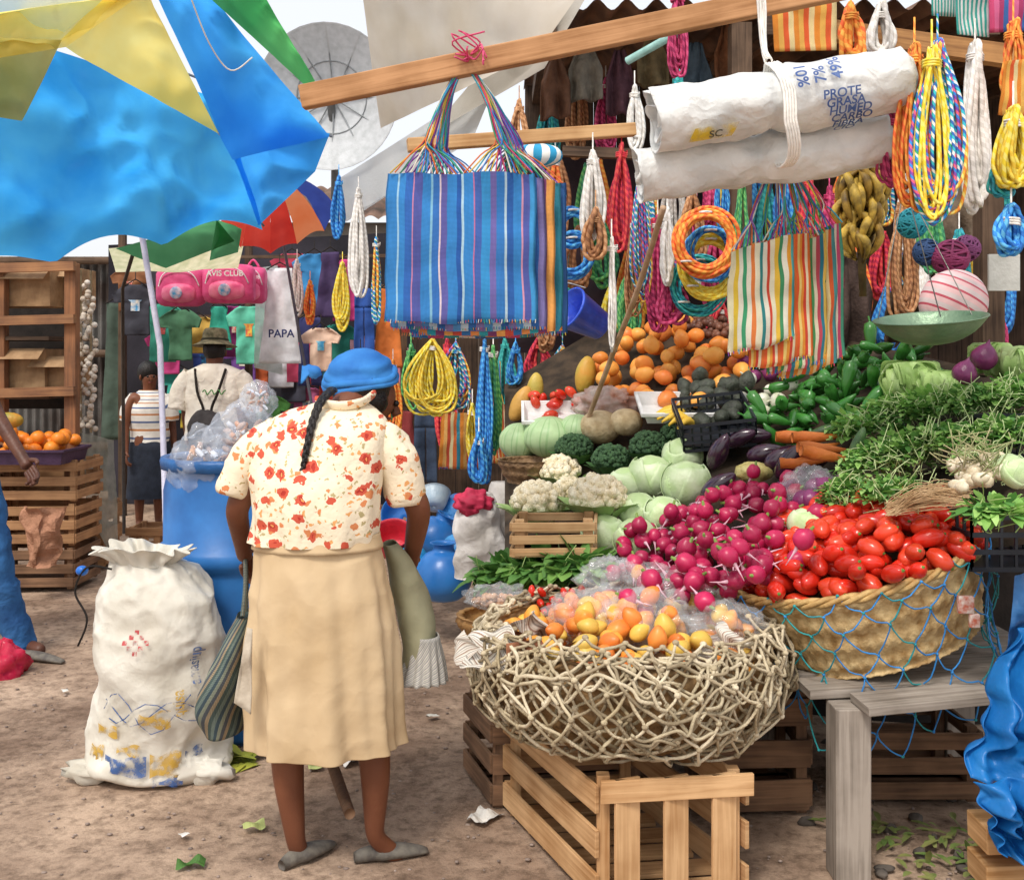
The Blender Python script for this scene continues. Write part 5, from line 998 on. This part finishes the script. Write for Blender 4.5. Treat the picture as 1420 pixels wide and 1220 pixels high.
BAGB=sm('blue_stripe',['3f8ed4','a8d4ec','3f8ed4','3a70c0','d890b0','5a62ac','3f8ed4','8fc8e4','3f7cc8','f0dce0','6a68b0','3f8ed4','2f62b0','b8dcec','3f8ed4','d07aa0','4a6cb8','3f9ad8','7a70b4','3f84cc','c0dcea','3468b4','3f8ed4','e0a0b8','5a64b0','48a0dc'],1,[2.6,.5,1.4,1.6,.35,2,2,.6,1.8,.3,1.6,2.4,1.2,.5,2.2,.35,1.6,2,1.5,2,.5,1.6,2,.35,1.6,1.6])
BAG2=sm('blue_cross',['d85a4a','3f7fbe','f09a5a','3aaaba','8a4a7a','f8b060'],3); BAG3=sm('orange_stripe',['f0963c','f8c070','d85a3c','f8e8b0','e87a40','3f98af'],2); BAG4=sm('pink_stripe',['3a8ac8','e85a8a','3ab0b0','f8e8d8','3f6fb0'],2)
AP=(645,92)
market_bag(575,785,258,466,3.44,BAG4,AP,'blue and pink striped bag, rearmost of the large hanging stack',sd=9,tilt=-4); market_bag(570,778,256,462,3.41,BAG3,AP,'orange striped bag, third in the large hanging stack',sd=7,tilt=-3)
market_bag(560,768,252,462,3.38,BAG2,AP,'red and blue cross striped bag, second in the large hanging stack',sd=4,tilt=-2); market_bag(545,756,246,454,3.35,sm('blue_two',['5a9ad4','c8dce8','3a70b8','8a80b8'],5),AP,'narrow edged blue bag directly behind the front one',sd=5); market_bag(537,742,240,444,3.32,BAGB,AP,'front large bag with blue and purple stripes, hanging from the beam',sd=1,ncord=14)
b=B(); pk=P(648,80,3.3)
for k in range(14): b.tube(spl([pk+rv(.01),pk+rv(.05)+V((0,-.02,.01)),pk+rv(.07)+V((0,-.02,.01))],4),.003,5)
one(b,'pink_string_knot',mat('f0628e','dc4a76',r=.6),'pink string knot tying the large bags to the beam','string')
MC=sm('multi_stripe',['f8f0c8','f4d04a','f8f4e0','4aaa7a','f8f4e0','f08a4a','f8f0d0','3a9090','f8f4e0','e0503a','f8f0d0','f4c84a','4a9a6a','f8f4e0','f0a83a','58b0b0'],1,[1.4,1,1,.9,1,.8,1.2,.7,1,.6,1,1,.8,1.2,.8,.7]); MC2=sm('multi_stripe_red',['f06a3a','f8d880','f0a040','e0503a','f8e8c0','e8783a'],4); MC3=sm('rose_stripe',['4a9a5a','e8709a','f8e8d0','d8527a','5aaa8a'],3); MC4=sm('green_mix',['58a868','f8f0d0','d85a6a','3a8aa0','f0c860'],4); MC5=sm('orange_mix',['f0a040','f8e0a0','e86a3a','58a0a0'],4)
AP=(1082,210)
market_bag(1096,1170,330,514,3.43,MC3,(1092,212),'green and rose striped bag, rearmost of the small hanging stack',sd=13,ncord=6,tilt=-22); market_bag(1084,1158,338,524,3.40,MC5,AP,'orange and teal striped bag, fourth in the small hanging stack',sd=12,ncord=6,tilt=-22); market_bag(1066,1145,344,518,3.37,MC4,AP,'green and red striped bag, third in the small hanging stack',sd=16,ncord=6,tilt=-20)
market_bag(1040,1124,338,510,3.34,MC2,AP,'bag with orange and cream stripes, second in the small hanging stack',sd=15,ncord=7,tilt=-18); market_bag(1012,1100,348,490,3.31,MC,AP,'front small bag with yellow, white and green stripes',sd=11,ncord=8,tilt=-24)
market_bag(612,665,572,648,6.0,BAG3,(640,500),'small orange striped bag hanging low behind the woman',ncord=4,sd=3); market_bag(672,700,560,640,6.1,MC2,(690,500),'small multicoloured bag hanging low right of the orange one',ncord=4,sd=8)
RSM=crease('eeeeea','d0d2d0',9,weave=120,r=.4,spec=.4,dist=.018,st=.55)
def roll(p0,p1,r,lab,seed,turns=2.4,flat=.82,dirty=None):
    ax=(p1-p0); L_=ax.length; ax.normalize(); sd=ax.cross(V((0,0,1))).normalized(); up=sd.cross(ax); t=thing('rolled_sack',lab,'rolled sack',(p0+p1)*.5-V((0,0,r)))
    def f(u,v):
        a=u*2*PI*turns-PI*.5; rr=r*(.3+.7*min(1,u*1.35)); p=p0+ax*(v*L_+.03*n3((u*6,v*.1,seed),1.5)*(abs(v-.5)*2)**3)+(sd*math.cos(a)+up*math.sin(a)*flat)*rr*(1+.03*math.sin(v*9+seed))
        pinch=1-.16*math.exp(-((v-.47)/.035)**2); p=p0+ax*((p-p0).dot(ax))+(p-p0-ax*(p-p0).dot(ax))*pinch
        return p+up*.012*n3(p,9,seed)+sd*.02*n3(p,6,seed)+up*.005*rdg(p,14,seed)+sd*.005*rdg((p.x*.5,p.y,p.z),20,seed)
    b=B(); b.grid(f,150,70); build(b,'rolled_fabric',RSM,t,solid=.003); return t,ax,sd,up
p0,p1=P(905,168,3.1),P(1248,112,3.1); r_=.118
t,ax,sd,up=roll(p0,p1,r_,'upper rolled white woven sack printed with blue text',3)
def onroll(p0,p1,ax,sd,up,r,flat):
    def g(along,ang,off=.012):
        s_=-1 if sd.y>0 else 1
        base_=p0+ax*along; return base_+(sd*s_*math.cos(ang)+up*math.sin(ang)*flat)*(r+off)
    return g
g=onroll(p0,p1,ax,sd,up,r_,.82); NV=mat('30508e','5a70a0',r=.6,s=30)
for k,s_ in enumerate(['PROTE','GRASA','HUMED','CARBO','FIBRA','CIO']):
    vs,fs=txt(s_,.036,'LEFT'); lt=B(); lt.raw([g(.47+.01*k+v.x,(v.y-.0-.026*k)/r_-.30,.024) for v in vs],fs); build(lt,'lettering',NV,t,smooth=False)
for k,s_ in enumerate(['%01','7%','49%']):
    vs,fs=txt(s_,.046,'LEFT'); lt=B(); lt.raw([g(.42+.05*k-v.y*1,-.02+v.x/r_+.04*k,.024) for v in vs],fs); build(lt,'lettering',NV,t,smooth=False)
vs,fs=txt('SC',.034,'LEFT'); lt=B(); lt.raw([g(.14+v.x,-.85+v.y/r_,.02) for v in vs],fs); build(lt,'lettering',mat('5a5a4a'),t,smooth=False)
b=B(); b.grid(lambda u,v:g(.08+u*.13+.02*v,-1.05+v*.42,.012),12,8); build(b,'yellow_print',fade('e0c030',.9,14),t)
p2,p3=P(885,245,3.25),P(1225,195,3.25); t2,ax2,sd2,up2=roll(p2,p3,.10,'lower rolled white woven sack under the printed one',8); 
BB=B()
for k in range(5):
    al=.36+.008*k; BB.tube([p0+ax*(al+.006*math.sin(i))+(sd*math.cos(i*PI/12)+up*math.sin(i*PI/12)*1.25-up*.35)*(r_*1.05) for i in range(24)],.004,5,closed=True)
for k in range(8): BB.tube(spl([p0+ax*.37+up*.12+rv(.01),P(1060,60,3.2)+rv(.01),P(1055,0,3.2)+rv(.015),P(1050,-40,3.25)+rv(.01)],4),.0035,5)
one(BB,'sack_sling',mat('f4f0e8',r=.7),'white cord sling tying the rolled sacks up to the beam','cord sling')
def rmat(cols,k=30): return uvmat('rope_'+cols[0],cols,(1,k),r=.6,var=.1)
RO={'multi':[rmat(['3a9fe0','f8f4e8','3ab07a','3a80d0']),rmat(['f0b03a','f8e07a','f08a3a']),rmat(['3fc0d0','f4f4ec','3a70c0']),rmat(['8a4aaa','f06a8a','3f8fe0'])],'orange':[rmat(['f0883a','f8b050']),rmat(['ee6a3a','f89a4a'])],'yellow':[rmat(['f8dc3a','fcec7a']),rmat(['f0c840','f8e060'])],'blue':[rmat(['3a8fe0','6ac0f0']),rmat(['2f6fc0','4a9fe8'])],
'white':[rmat(['f4f0ea','dedad2']),rmat(['eae6de','f8f6f2'])],'red':[rmat(['d83a4a','ee6058']),rmat(['b83050','e84a58'])],'magenta':[rmat(['c03a6a','e05a88']),rmat(['9a2f5a','d04a7a'])],'teal':[rmat(['2f9a9a','4ab8b0']),rmat(['3aaab8','2f8090'])],'brown':[rmat(['b8845a','d8a67a']),rmat(['9a6a4a','c08a60'])],'green':[rmat(['4a9a5a','7ac070']),rmat(['3f8a6a','5ab07a'])]}
def hank(px,py,w_,h_,Y,col,lab,n=14,r=.005,name='rope_hank',tie=True,group=None):
    m_=Y/F; W=w_*m_/2; Hh=h_*m_; top=P(px,py,Y); t=thing(name,lab,'rope',top-V((0,0,Hh)),group); b=B()
    for k in range(n):
        cx=R.uniform(-.35,.35)*W; ww=W*R.uniform(.4,1.0); hh=Hh*R.uniform(.78,1.0); pts=[]; y0=R.uniform(-.025,.025); sk=R.uniform(-.1,.1)*W
        for i in range(18):
            a=i*2*PI/18; z=(1-math.cos(a))/2; x=math.sin(a)*ww*(z**.6)*1.0; pts.append(top+V((cx*z+x*.9+sk*math.sin(z*3),y0+.01*math.sin(a*2+k),-z*hh))+rv(.003))
        b.tube(spl(pts,2,True),r,5,mi=k%len(RO[col]),closed=True)
    build(b,'rope_loops',RO[col],t)
    if tie:
        b=B(); b.tube([top+V((math.cos(i*.63)*.024,math.sin(i*.63)*.03,-.03-.0016*(i%10)+.002*(i//10)*-4)) for i in range(30)],.004,5); b.tube([top,top+V((0,0,.08))],.003,5); build(b,'tie',RO[col][0] if R.random()<.6 else RO['white'][0],t)
def coil(px,py,r_,Y,col,lab,n=12,r=.006,tube_=.03,yaw=0):
    c=P(px,py,Y); t=thing('rope_coil',lab,'rope',c-V((0,0,r_*Y/F))); b=B(); rr=r_*Y/F
    T=MX.Rotation(yaw,3,'Z')
    for k in range(n):
        q=rr*R.uniform(.78,1.02); o_=rv(tube_*.6); b.tube([c+o_+T@V((q*math.cos(i*PI/14)*1.0,.008*math.sin(i*.9+k),q*math.sin(i*PI/14)*1.08)) for i in range(28)],r,5,mi=k%len(RO[col]),closed=True)
    build(b,'rope_loops',RO[col],t)
    for a in (PI/2,PI*1.25): b=B(); b.tube([c+V((rr*.9*math.cos(a)+math.cos(i*.8)*.03,math.sin(i*.8)*.035,rr*.95*math.sin(a))) for i in range(8)],.005,5,closed=True); build(b,'tie',RO['white'][0],t)
hank(1268,62,62,235,3.05,'orange','thick orange rope hank hanging right of the rolled sacks',n=16); hank(1300,58,96,255,3.0,'multi','large multicoloured rope hank in blues and yellow',n=32,r=.0055); hank(1292,66,60,240,2.97,'yellow','yellow rope loops among the multicoloured hank',n=7)
hank(1235,150,34,110,3.2,'magenta','dark pink rope tuft beside the upper roll end',n=8); hank(1405,150,60,110,3.1,'yellow','bright yellow yarn hank at the right edge',n=24,r=.007); hank(1402,285,50,70,3.1,'blue','bright blue yarn hank at the right edge',n=18,r=.007); hank(1390,215,50,60,3.15,'teal','dark teal yarn hank between the yellow and blue ones',n=12)
hank(1352,60,40,240,3.4,'white','long cream macrame strand right of the multicoloured hank',n=14,r=.009); hank(1405,30,40,110,3.3,'orange','orange cord hank at the top right edge',n=10)
hank(1180,5,46,80,3.5,'orange','orange leather loops hanging behind the white cord',n=7,r=.009); hank(940,-20,34,130,3.6,'magenta','long crimson hank at the top behind the beam',n=10); hank(1222,5,50,80,3.7,'white','off white hank hanging above the rolls',n=12,r=.008)
coil(978,335,42,4.6,'orange','orange rope coil above the mango heap',n=16,r=.009); coil(985,370,40,4.75,'yellow','yellow rope coil below the orange coil',n=14,r=.009); coil(985,352,34,4.7,'blue','blue rope coil between the orange and yellow coils',n=8,r=.008); coil(970,395,36,4.85,'teal','teal rope coil lowest behind the mangoes',n=10)
coil(795,315,24,4.6,'blue','blue rope coil right of the large bags',n=14,r=.008); coil(795,355,26,4.6,'blue','second blue rope coil lower right of the large bags',n=14,r=.008); hank(822,210,44,130,4.4,'white','white and blue striped hank hanging on the short pole',n=10,r=.009); hank(826,290,44,70,4.35,'brown','brown leather loop hank below the striped one',n=8,r=.01)
hank(862,200,34,150,4.5,'red','red rope hank right of the striped hank',n=10,r=.007); hank(848,330,14,160,4.4,'white','thin white cord hanging toward the blue bucket',n=5); hank(888,230,36,190,4.9,'multi','multicoloured hank behind the lower roll',n=12); hank(880,300,40,140,5.1,'brown','brown hank behind the tan stick',n=12); hank(912,300,40,160,4.9,'magenta','wine red hank in the middle of the stall',n=16,r=.008); hank(930,380,56,70,4.9,'magenta','thick magenta loops above the mangoes',n=14,r=.01); hank(925,290,24,110,4.8,'white','white rope hank left of the orange coil',n=10,r=.008)
hank(900,330,34,110,5.2,'yellow','yellow hank deep behind the tan stick',n=10); hank(1030,240,30,150,4.9,'green','green hank behind the small bags',n=10); hank(1000,225,26,90,5.0,'blue','blue hank above the orange coil',n=10)
hank(475,365,26,95,7.2,'yellow','thick yellow rope hank left of the blue bags',n=14,r=.011); hank(497,262,30,150,6.8,'white','white macrame hank hanging left of the large bags',n=14,r=.01); hank(470,245,26,90,6.9,'blue','pale blue strap hank hanging under the white awning',n=8,r=.01)
hank(430,390,22,60,8,'orange','orange cord hank over the clothes',n=7,r=.01); hank(412,360,20,80,8,'white','ivory hank over the clothes',n=7,r=.01); hank(522,330,16,120,6.8,'multi','multicoloured hank at the left side of the bags',n=7,r=.009)
hank(600,470,92,108,5.6,'yellow','wide bright yellow hank below the large bags',n=24,r=.007); hank(632,475,60,95,5.7,'multi','multicoloured hank right of the wide yellow one',n=12,r=.007); hank(570,478,40,90,5.8,'green','green hank left of the wide yellow one',n=8,r=.007)
hank(672,472,30,200,5.5,'blue','long light blue rope hank hanging to knee height',n=12,r=.008); hank(684,480,26,160,5.6,'green','green yellow hank beside the light blue rope',n=8,r=.008); hank(664,600,34,70,5.4,'blue','knotted light blue rope end',n=10,r=.009); hank(655,560,24,80,5.6,'yellow','short yellow green hank beside the knotted rope',n=7,r=.008)
hank(715,475,34,60,5.8,'blue','dark blue hank under the right edge of the large bags',n=8,r=.007)
for k,(px,py,Y,w_,h_,c_,q) in enumerate([(700,470,6.6,44,120,'teal','behind the light blue rope'),(745,470,6.5,44,60,'red','above the tomato tray'),(770,215,5.6,30,150,'orange','behind the blue coils'),(1120,240,5.0,36,180,'red','behind the small bags'),(1250,280,4.9,50,170,'brown','behind the banana bunch'),(1090,230,5.1,44,100,'blue','above the small bags'),(1150,260,5.0,40,200,'magenta','left of the banana bunch'),(1330,320,4.6,40,130,'teal','behind the pink striped ball'),(760,420,6.2,40,70,'brown','left of the blue bucket'),(940,100,5.2,36,120,'teal','under the beam, left of the rolls'),(880,120,5.3,30,90,'white','under the beam, behind the rolls'),(720,140,5.5,40,110,'brown','behind the bag handles'),(620,470,6.7,40,160,'red','deep behind the yellow hank'),(545,500,7.2,36,120,'orange','behind the woman\'s headscarf'),
 (760,130,6.2,44,110,'teal','high in the back, right of the bag handles'),(800,90,6.4,40,130,'brown','high in the back, under the cream tarp edge'),(840,110,6.2,36,100,'magenta','high in the back, left of the beam middle'),(870,380,5.8,44,90,'green','low in the back behind the stick'),(1000,420,5.6,50,60,'red','low in the back above the mangoes'),(780,480,6.6,50,60,'multi','low in the back under the bucket'),(1060,420,5.6,50,80,'orange','low in the back behind the small bags'),(1180,420,5.3,50,80,'brown','low in the back under the bananas'),(1230,400,5.2,44,90,'blue','low in the back right of the bananas'),(960,260,5.7,50,120,'brown','in the back between the coils and rolls'),(845,400,6.0,40,100,'yellow','in the back right of the bucket'),(690,300,7.5,60,100,'white','far back behind the large bags'),(1380,420,4.6,40,100,'magenta','in the back right of the dark post'),(1290,270,4.8,44,110,'green','in the back behind the multicoloured hank')]):
    hank(px,py,w_,h_,Y,c_,'%s rope hank hanging %s'%({'brown':'tan'}.get(c_,c_),q),n=12,r=.009)
# crowded dim back rows of the stall
CN=['brown','red','magenta','teal','orange','white','blue','green','multi','yellow']
for k in range(40):
    row=k//20; col=k%20; c_=CN[(k*7+row*3)%10]; px=775+col*32+R.uniform(-8,8); py=(225,325)[row]+R.uniform(-20,20)
    hank(px,py,50,R.uniform(90,150),5.9+.15*(k%3),c_,'%s rope hank in the crowded %s row at the dim back of the stall'%({'brown':'tan','multi':'multicoloured'}.get(c_,c_),('upper','lower')[row]),n=8,r=.012,tie=False,group='rope hanks crowded at the back of the stall')
for k,(px,py,w_,h_,c_,cn) in enumerate([(770,75,40,90,'6a4a38','brown'),(812,60,46,80,'8a8478','grey'),(860,70,40,90,'5a3a44','maroon'),(905,50,44,70,'7a6a4a','khaki'),(965,60,46,110,'4a5a66','slate'),(1010,35,40,90,'8a5a3a','rust'),(1250,395,50,80,'5a4a3a','dark brown'),(1180,350,60,130,'4a3a34','umber'),(1330,240,50,120,'6a5a4a','drab')]):
    Y=6.0 if px<1100 else 5.0; p=P(px,py,Y); m_=Y/F; b=B(); sd=R.random()*40
    b.grid(lambda u,v:p+V(((u-.5)*w_*m_*(.35+.65*min(1,v*2.2)),.05*math.sin(u*11+sd)*v+.05*n3((u*2,v*2,sd),2),-v*h_*m_)),20,16); one(b,'hanging_net_bag',mat(c_,r=.9,s=30,bump=.6,bs=60),'%s net bag hanging in the shade among the rope hanks'%cn,'bag',solid=.01)
def yball(px,py,r_,Y,c1,c2,lab,name='yarn_ball',cat='yarn ball'):
    c=P(px,py,Y); rr=r_*Y/F; t=thing(name,lab,cat,c-V((0,0,rr))); b=B(); b.blob(c,rr*.95,14,10); build(b,'core',mat(c2,r=.8),t); b=B()
    for k in range(22):
        T=MX.Rotation(R.uniform(0,6),3,'Z')@MX.Rotation(R.uniform(0,3),3,'X'); b.tube([c+T@V((rr*math.cos(i*PI/12),rr*math.sin(i*PI/12),rr*.12*math.sin(k))) for i in range(24)],rr*.08,5,closed=True)
    tag(build(b,'strands',mat(c1,r=.7),t),kind='stuff')
yball(1318,358,24,4.1,'9a3a6a','6a2a4a','plum yarn ball above the pink striped ball'); yball(1285,350,18,4.15,'3a5a8a','2a3f60','navy yarn ball left of the plum one'); yball(1340,345,18,4.2,'8a4a7a','5a2f50','small violet yarn ball at the right'); yball(1265,310,20,4.2,'3ab0c0','2a8090','turquoise yarn ball under the rope hanks')
SB=uvmat('pink_stripes',['f0c8c8','e0d0d0','c85a6a'],(0,9),weights=[2,2,1]); b=B(); b.blob(P(1322,420,4.0),(.125,.12,.13),28,18,T=MX.Rotation(.5,3,'Y')@MX.Identity(3)); one(b,'striped_net_ball',SB,'large pink striped ball behind the scale pan','ball')
c=P(1290,448,3.5); t=thing('scale_pan','green grey metal scale pan hanging over the lettuce','scale pan',c-V((0,0,.05))); b=B(); b.lathe([(.01,-.07),(.08,-.062),(.14,-.03),(.178,.012),(.185,.018)],40,c,sub=3,T=MX.Rotation(.12,3,'X')@MX.Rotation(-.1,3,'Y')); build(b,'pan',mat('8aa488','6a8a6e',r=.4,metal=.35,s=8),t,solid=.003)
for a in (0.3,2.4,4.5):
    b=B(); b.tube([c+V((.18*math.cos(a),.18*math.sin(a),.015)),P(1255,255,3.5)],.002,4); build(b,'chain',mat('8a8a84',metal=.8,r=.4),t)
c=P(812,440,4.6); t=thing('blue_bucket','blue plastic bucket hanging on its side right of the large bags','bucket',c-V((0,0,.1)))
b=B(); b.lathe([(.01,-.09),(.065,-.09),(.095,.09),(.1,.09),(.1,.1),(.092,.1),(.062,-.08)],32,c,T=MX.Rotation(math.radians(-62),3,'Y')@MX.Rotation(.5,3,'X')); build(b,'bucket_body',mat('3a60dc','2a4ab8',r=.3),t)
b=B(); b.tube(spl([c+V((-.08,-.03,.05)),c+V((-.1,0,.15)),c+V((.0,0,.13))],6),.003,5); build(b,'handle',mat('c8c8c8'),t)
BP=mat('3a86d4','2a6cb4',r=.3,s=4,bump=.05)
def pot(px,py,r_,Y,prof,mt_,lab,name,cat,T=None):
    c=P(px,py,Y); rr=r_*Y/F; b=B(); b.lathe([(a*rr,z*rr) for a,z in prof],32,c,sub=3,T=T); return one(b,name,mt_,lab,cat,solid=.003)
JUG=[(.1,-1),(.6,-.98),(1,-.5),(1,.1),(.7,.6),(.4,.75),(.38,1),(.5,1.05)]
pot(615,792,38,5.4,JUG,BP,'round blue plastic water jug at the front of the pots','water_jug','jug'); pot(605,742,30,5.9,JUG,BP,'blue plastic jug behind the front one','water_jug','jug',T=MX.Rotation(.5,3,'Y')); pot(632,712,30,6.2,JUG,mat('4a9ae0','3a80cc',r=.3),'lighter blue jug lying highest in the pile','water_jug','jug',T=MX.Rotation(-.9,3,'Y'))
pot(603,690,20,6.1,[(.1,-.8),(.7,-.7),(1,.3),(1.1,.4)],mat('d8e8f0','b8d0e0',r=.3),'pale blue bowl on top of the jugs','bowl','bowl',T=MX.Rotation(-.8,3,'X')); pot(545,748,26,5.6,[(.1,-.8),(.8,-.7),(1,.4),(1.1,.5)],mat('d83a4a','b82c3c',r=.3),'red plastic basin behind the woman','basin','basin',T=MX.Rotation(.6,3,'X')); pot(560,715,28,6.0,[(.1,-.5),(.8,-.4),(1.1,.3)],BP,'blue basin leaning behind the red basin','basin','basin',T=MX.Rotation(1.1,3,'X')); pot(572,775,22,5.5,JUG,mat('3aa6d8','2a80b0',r=.3),'small turquoise jug beside the woman\'s arm','water_jug','jug')
pot(637,762,22,5.7,[(.1,-.8),(.7,-.7),(1,.3),(1.05,.4)],mat('4a9ad8','3478b0',r=.3),'small blue basin right of the jugs','basin','basin',T=MX.Rotation(-.9,3,'X'))
for px,py,w_,h_,Y,c1,lab in ((665,745,30,62,5.2,'e8e4e0','white sack with red top near the wicker tray'),(700,740,30,72,5.4,'d9d3ce','greyish white sack against the stall')):
    c=P(px,py,Y); m_=Y/F; b=B(); b.loft([(c+V((0,0,-h_*m_*.9)),w_*m_,w_*m_*.8),(c+V((0,0,-h_*m_*.3)),w_*m_*1.1,w_*m_*.8),(c+V((0,0,h_*m_*.4)),w_*m_,w_*m_*.8),(c+V((0,0,h_*m_)),w_*m_*.5,w_*m_*.4)],80,fn=cloth_noise(.04,6,.014,14,px),sub=10,cap=True); t=one(b,'small_sack',crease(c1,'b8b2aa',7,dist=.02,st=.5),lab,'sack')
b=B(); b.blob(P(656,697,5.15),(.085,.06,.06),40,26,amp=.2,ns=7,rid=.12); one(b,'red_cloth_bag',mat('d8365a','b02848',r=.7,bump=.6,bs=20),'small red bag lying on the white sack','bag')
BT=mat('3098e4','2078c4',r=.35,s=4,bump=.5,bs=14,tr=.35,dist=.02)
t=thing('blue_plastic_tarp','bunched bright blue plastic tarp at the lower right edge','tarp',P(1400,1200,2.7))
def fold(cs,amp,sd):
    g=patch(cs,60,60,amp,6,sd,0)
    def f(u,v):
        p=g(u,v); p.y+=.035*math.sin(u*26+5*n3(p,5,sd))*(.4+.6*math.sin(PI*v))+.02*rdg(p,14,sd); p.x+=.012*math.sin(v*20+4*n3(p,6)); return p
    build(B().grid(f,60,60),'tarp_fold',BT,t,solid=.002)
fold([(1408,880,2.75),(1500,840,2.8),(1500,1110,2.6),(1345,1085,2.65)],.05,5); fold([(1352,1085,2.62),(1500,1060,2.6),(1500,1250,2.6),(1392,1190,2.62)],.07,8)
b=B(); b.grid(patch([(1408,800,2.8),(1440,790,2.85),(1420,1010,2.75),(1384,1000,2.75)],16,30,.05,8,2,0),16,30); build(b,'tarp_strip',mat('3a7ab8','2c6098',r=.4,tr=.2),t)
for k,z in enumerate((0,-.1)):
    p=P(1366,1165,2.72)+V((0,.05,z)); b=B(); b.beam(p,p+V((.3,0,.01)),.12,.07); one(b,'timber_block',TAN,'orange tan timber block at the bottom right corner, %s one'%('upper','lower')[k],'timber',smooth=False,bevel=.004)
TW=[sm('towel_green',['4ab8aa','f0f8f0','4ab8aa','f8f8f8'],4),sm('towel_pink',['e85a8a','f07aaa','c04a7a','4a7ac0'],3),sm('towel_orange',['f0963c','f8c060','f06a3a','f8e0a4'],3)]
for k,(cs,lab) in enumerate([([(1325,-40,3.4),(1372,-40,3.4),(1372,52,3.4),(1328,48,3.4)],'teal and white striped towel at the top right'),([(1370,-40,3.35),(1450,-40,3.35),(1450,42,3.35),(1372,46,3.35)],'pink and blue striped cloth at the top right corner'),([(1070,5,3.8),(1160,-10,3.8),(1160,70,3.8),(1074,72,3.8)],'orange striped bag cloth behind the white cord')]):
    one(B().grid(patch(cs,14,12,.02,7,k,0),14,12),'striped_cloth',TW[k],lab,'cloth',solid=.004)
one(B().grid(patch([(1290,-40,3.5),(1325,-40,3.5),(1325,24,3.5),(1292,22,3.5)],8,8,.02,7,1,0),8,8),'striped_cloth',TW[0],'small aqua striped cloth left of the teal towel','cloth',solid=.004)
b=B(); b.box(P(1392,378,3.7),(.11,.012,.13)); one(b,'price_card',mat('cfcfc8','b8b8b0'),'pale blank card hanging at the right of the post','card',smooth=False)
one(B().grid(patch([(1395,85,3.2),(1450,80,3.2),(1450,170,3.2),(1385,160,3.2)],12,10,.03,7,3,0),12,10),'striped_cloth',TW[2],'orange striped cloth above the yellow yarn','cloth',solid=.004)
b=B(); b.tube([P(870,85,4.6),P(950,40,4.4)],.018,8); one(b,'plastic_pipe',mat('aad8d0','8ab8b0',r=.4),'pale turquoise pipe behind the beam','pipe')
b=B(); b.blob(P(745,216,4.9),(.12,.08,.055),20,12,sq=.8); one(b,'striped_bundle',uvmat('bundle_blue',['f0f4f0','3aa2d0'],(9,0)),'blue and white striped bundle behind the bag handles','bundle')
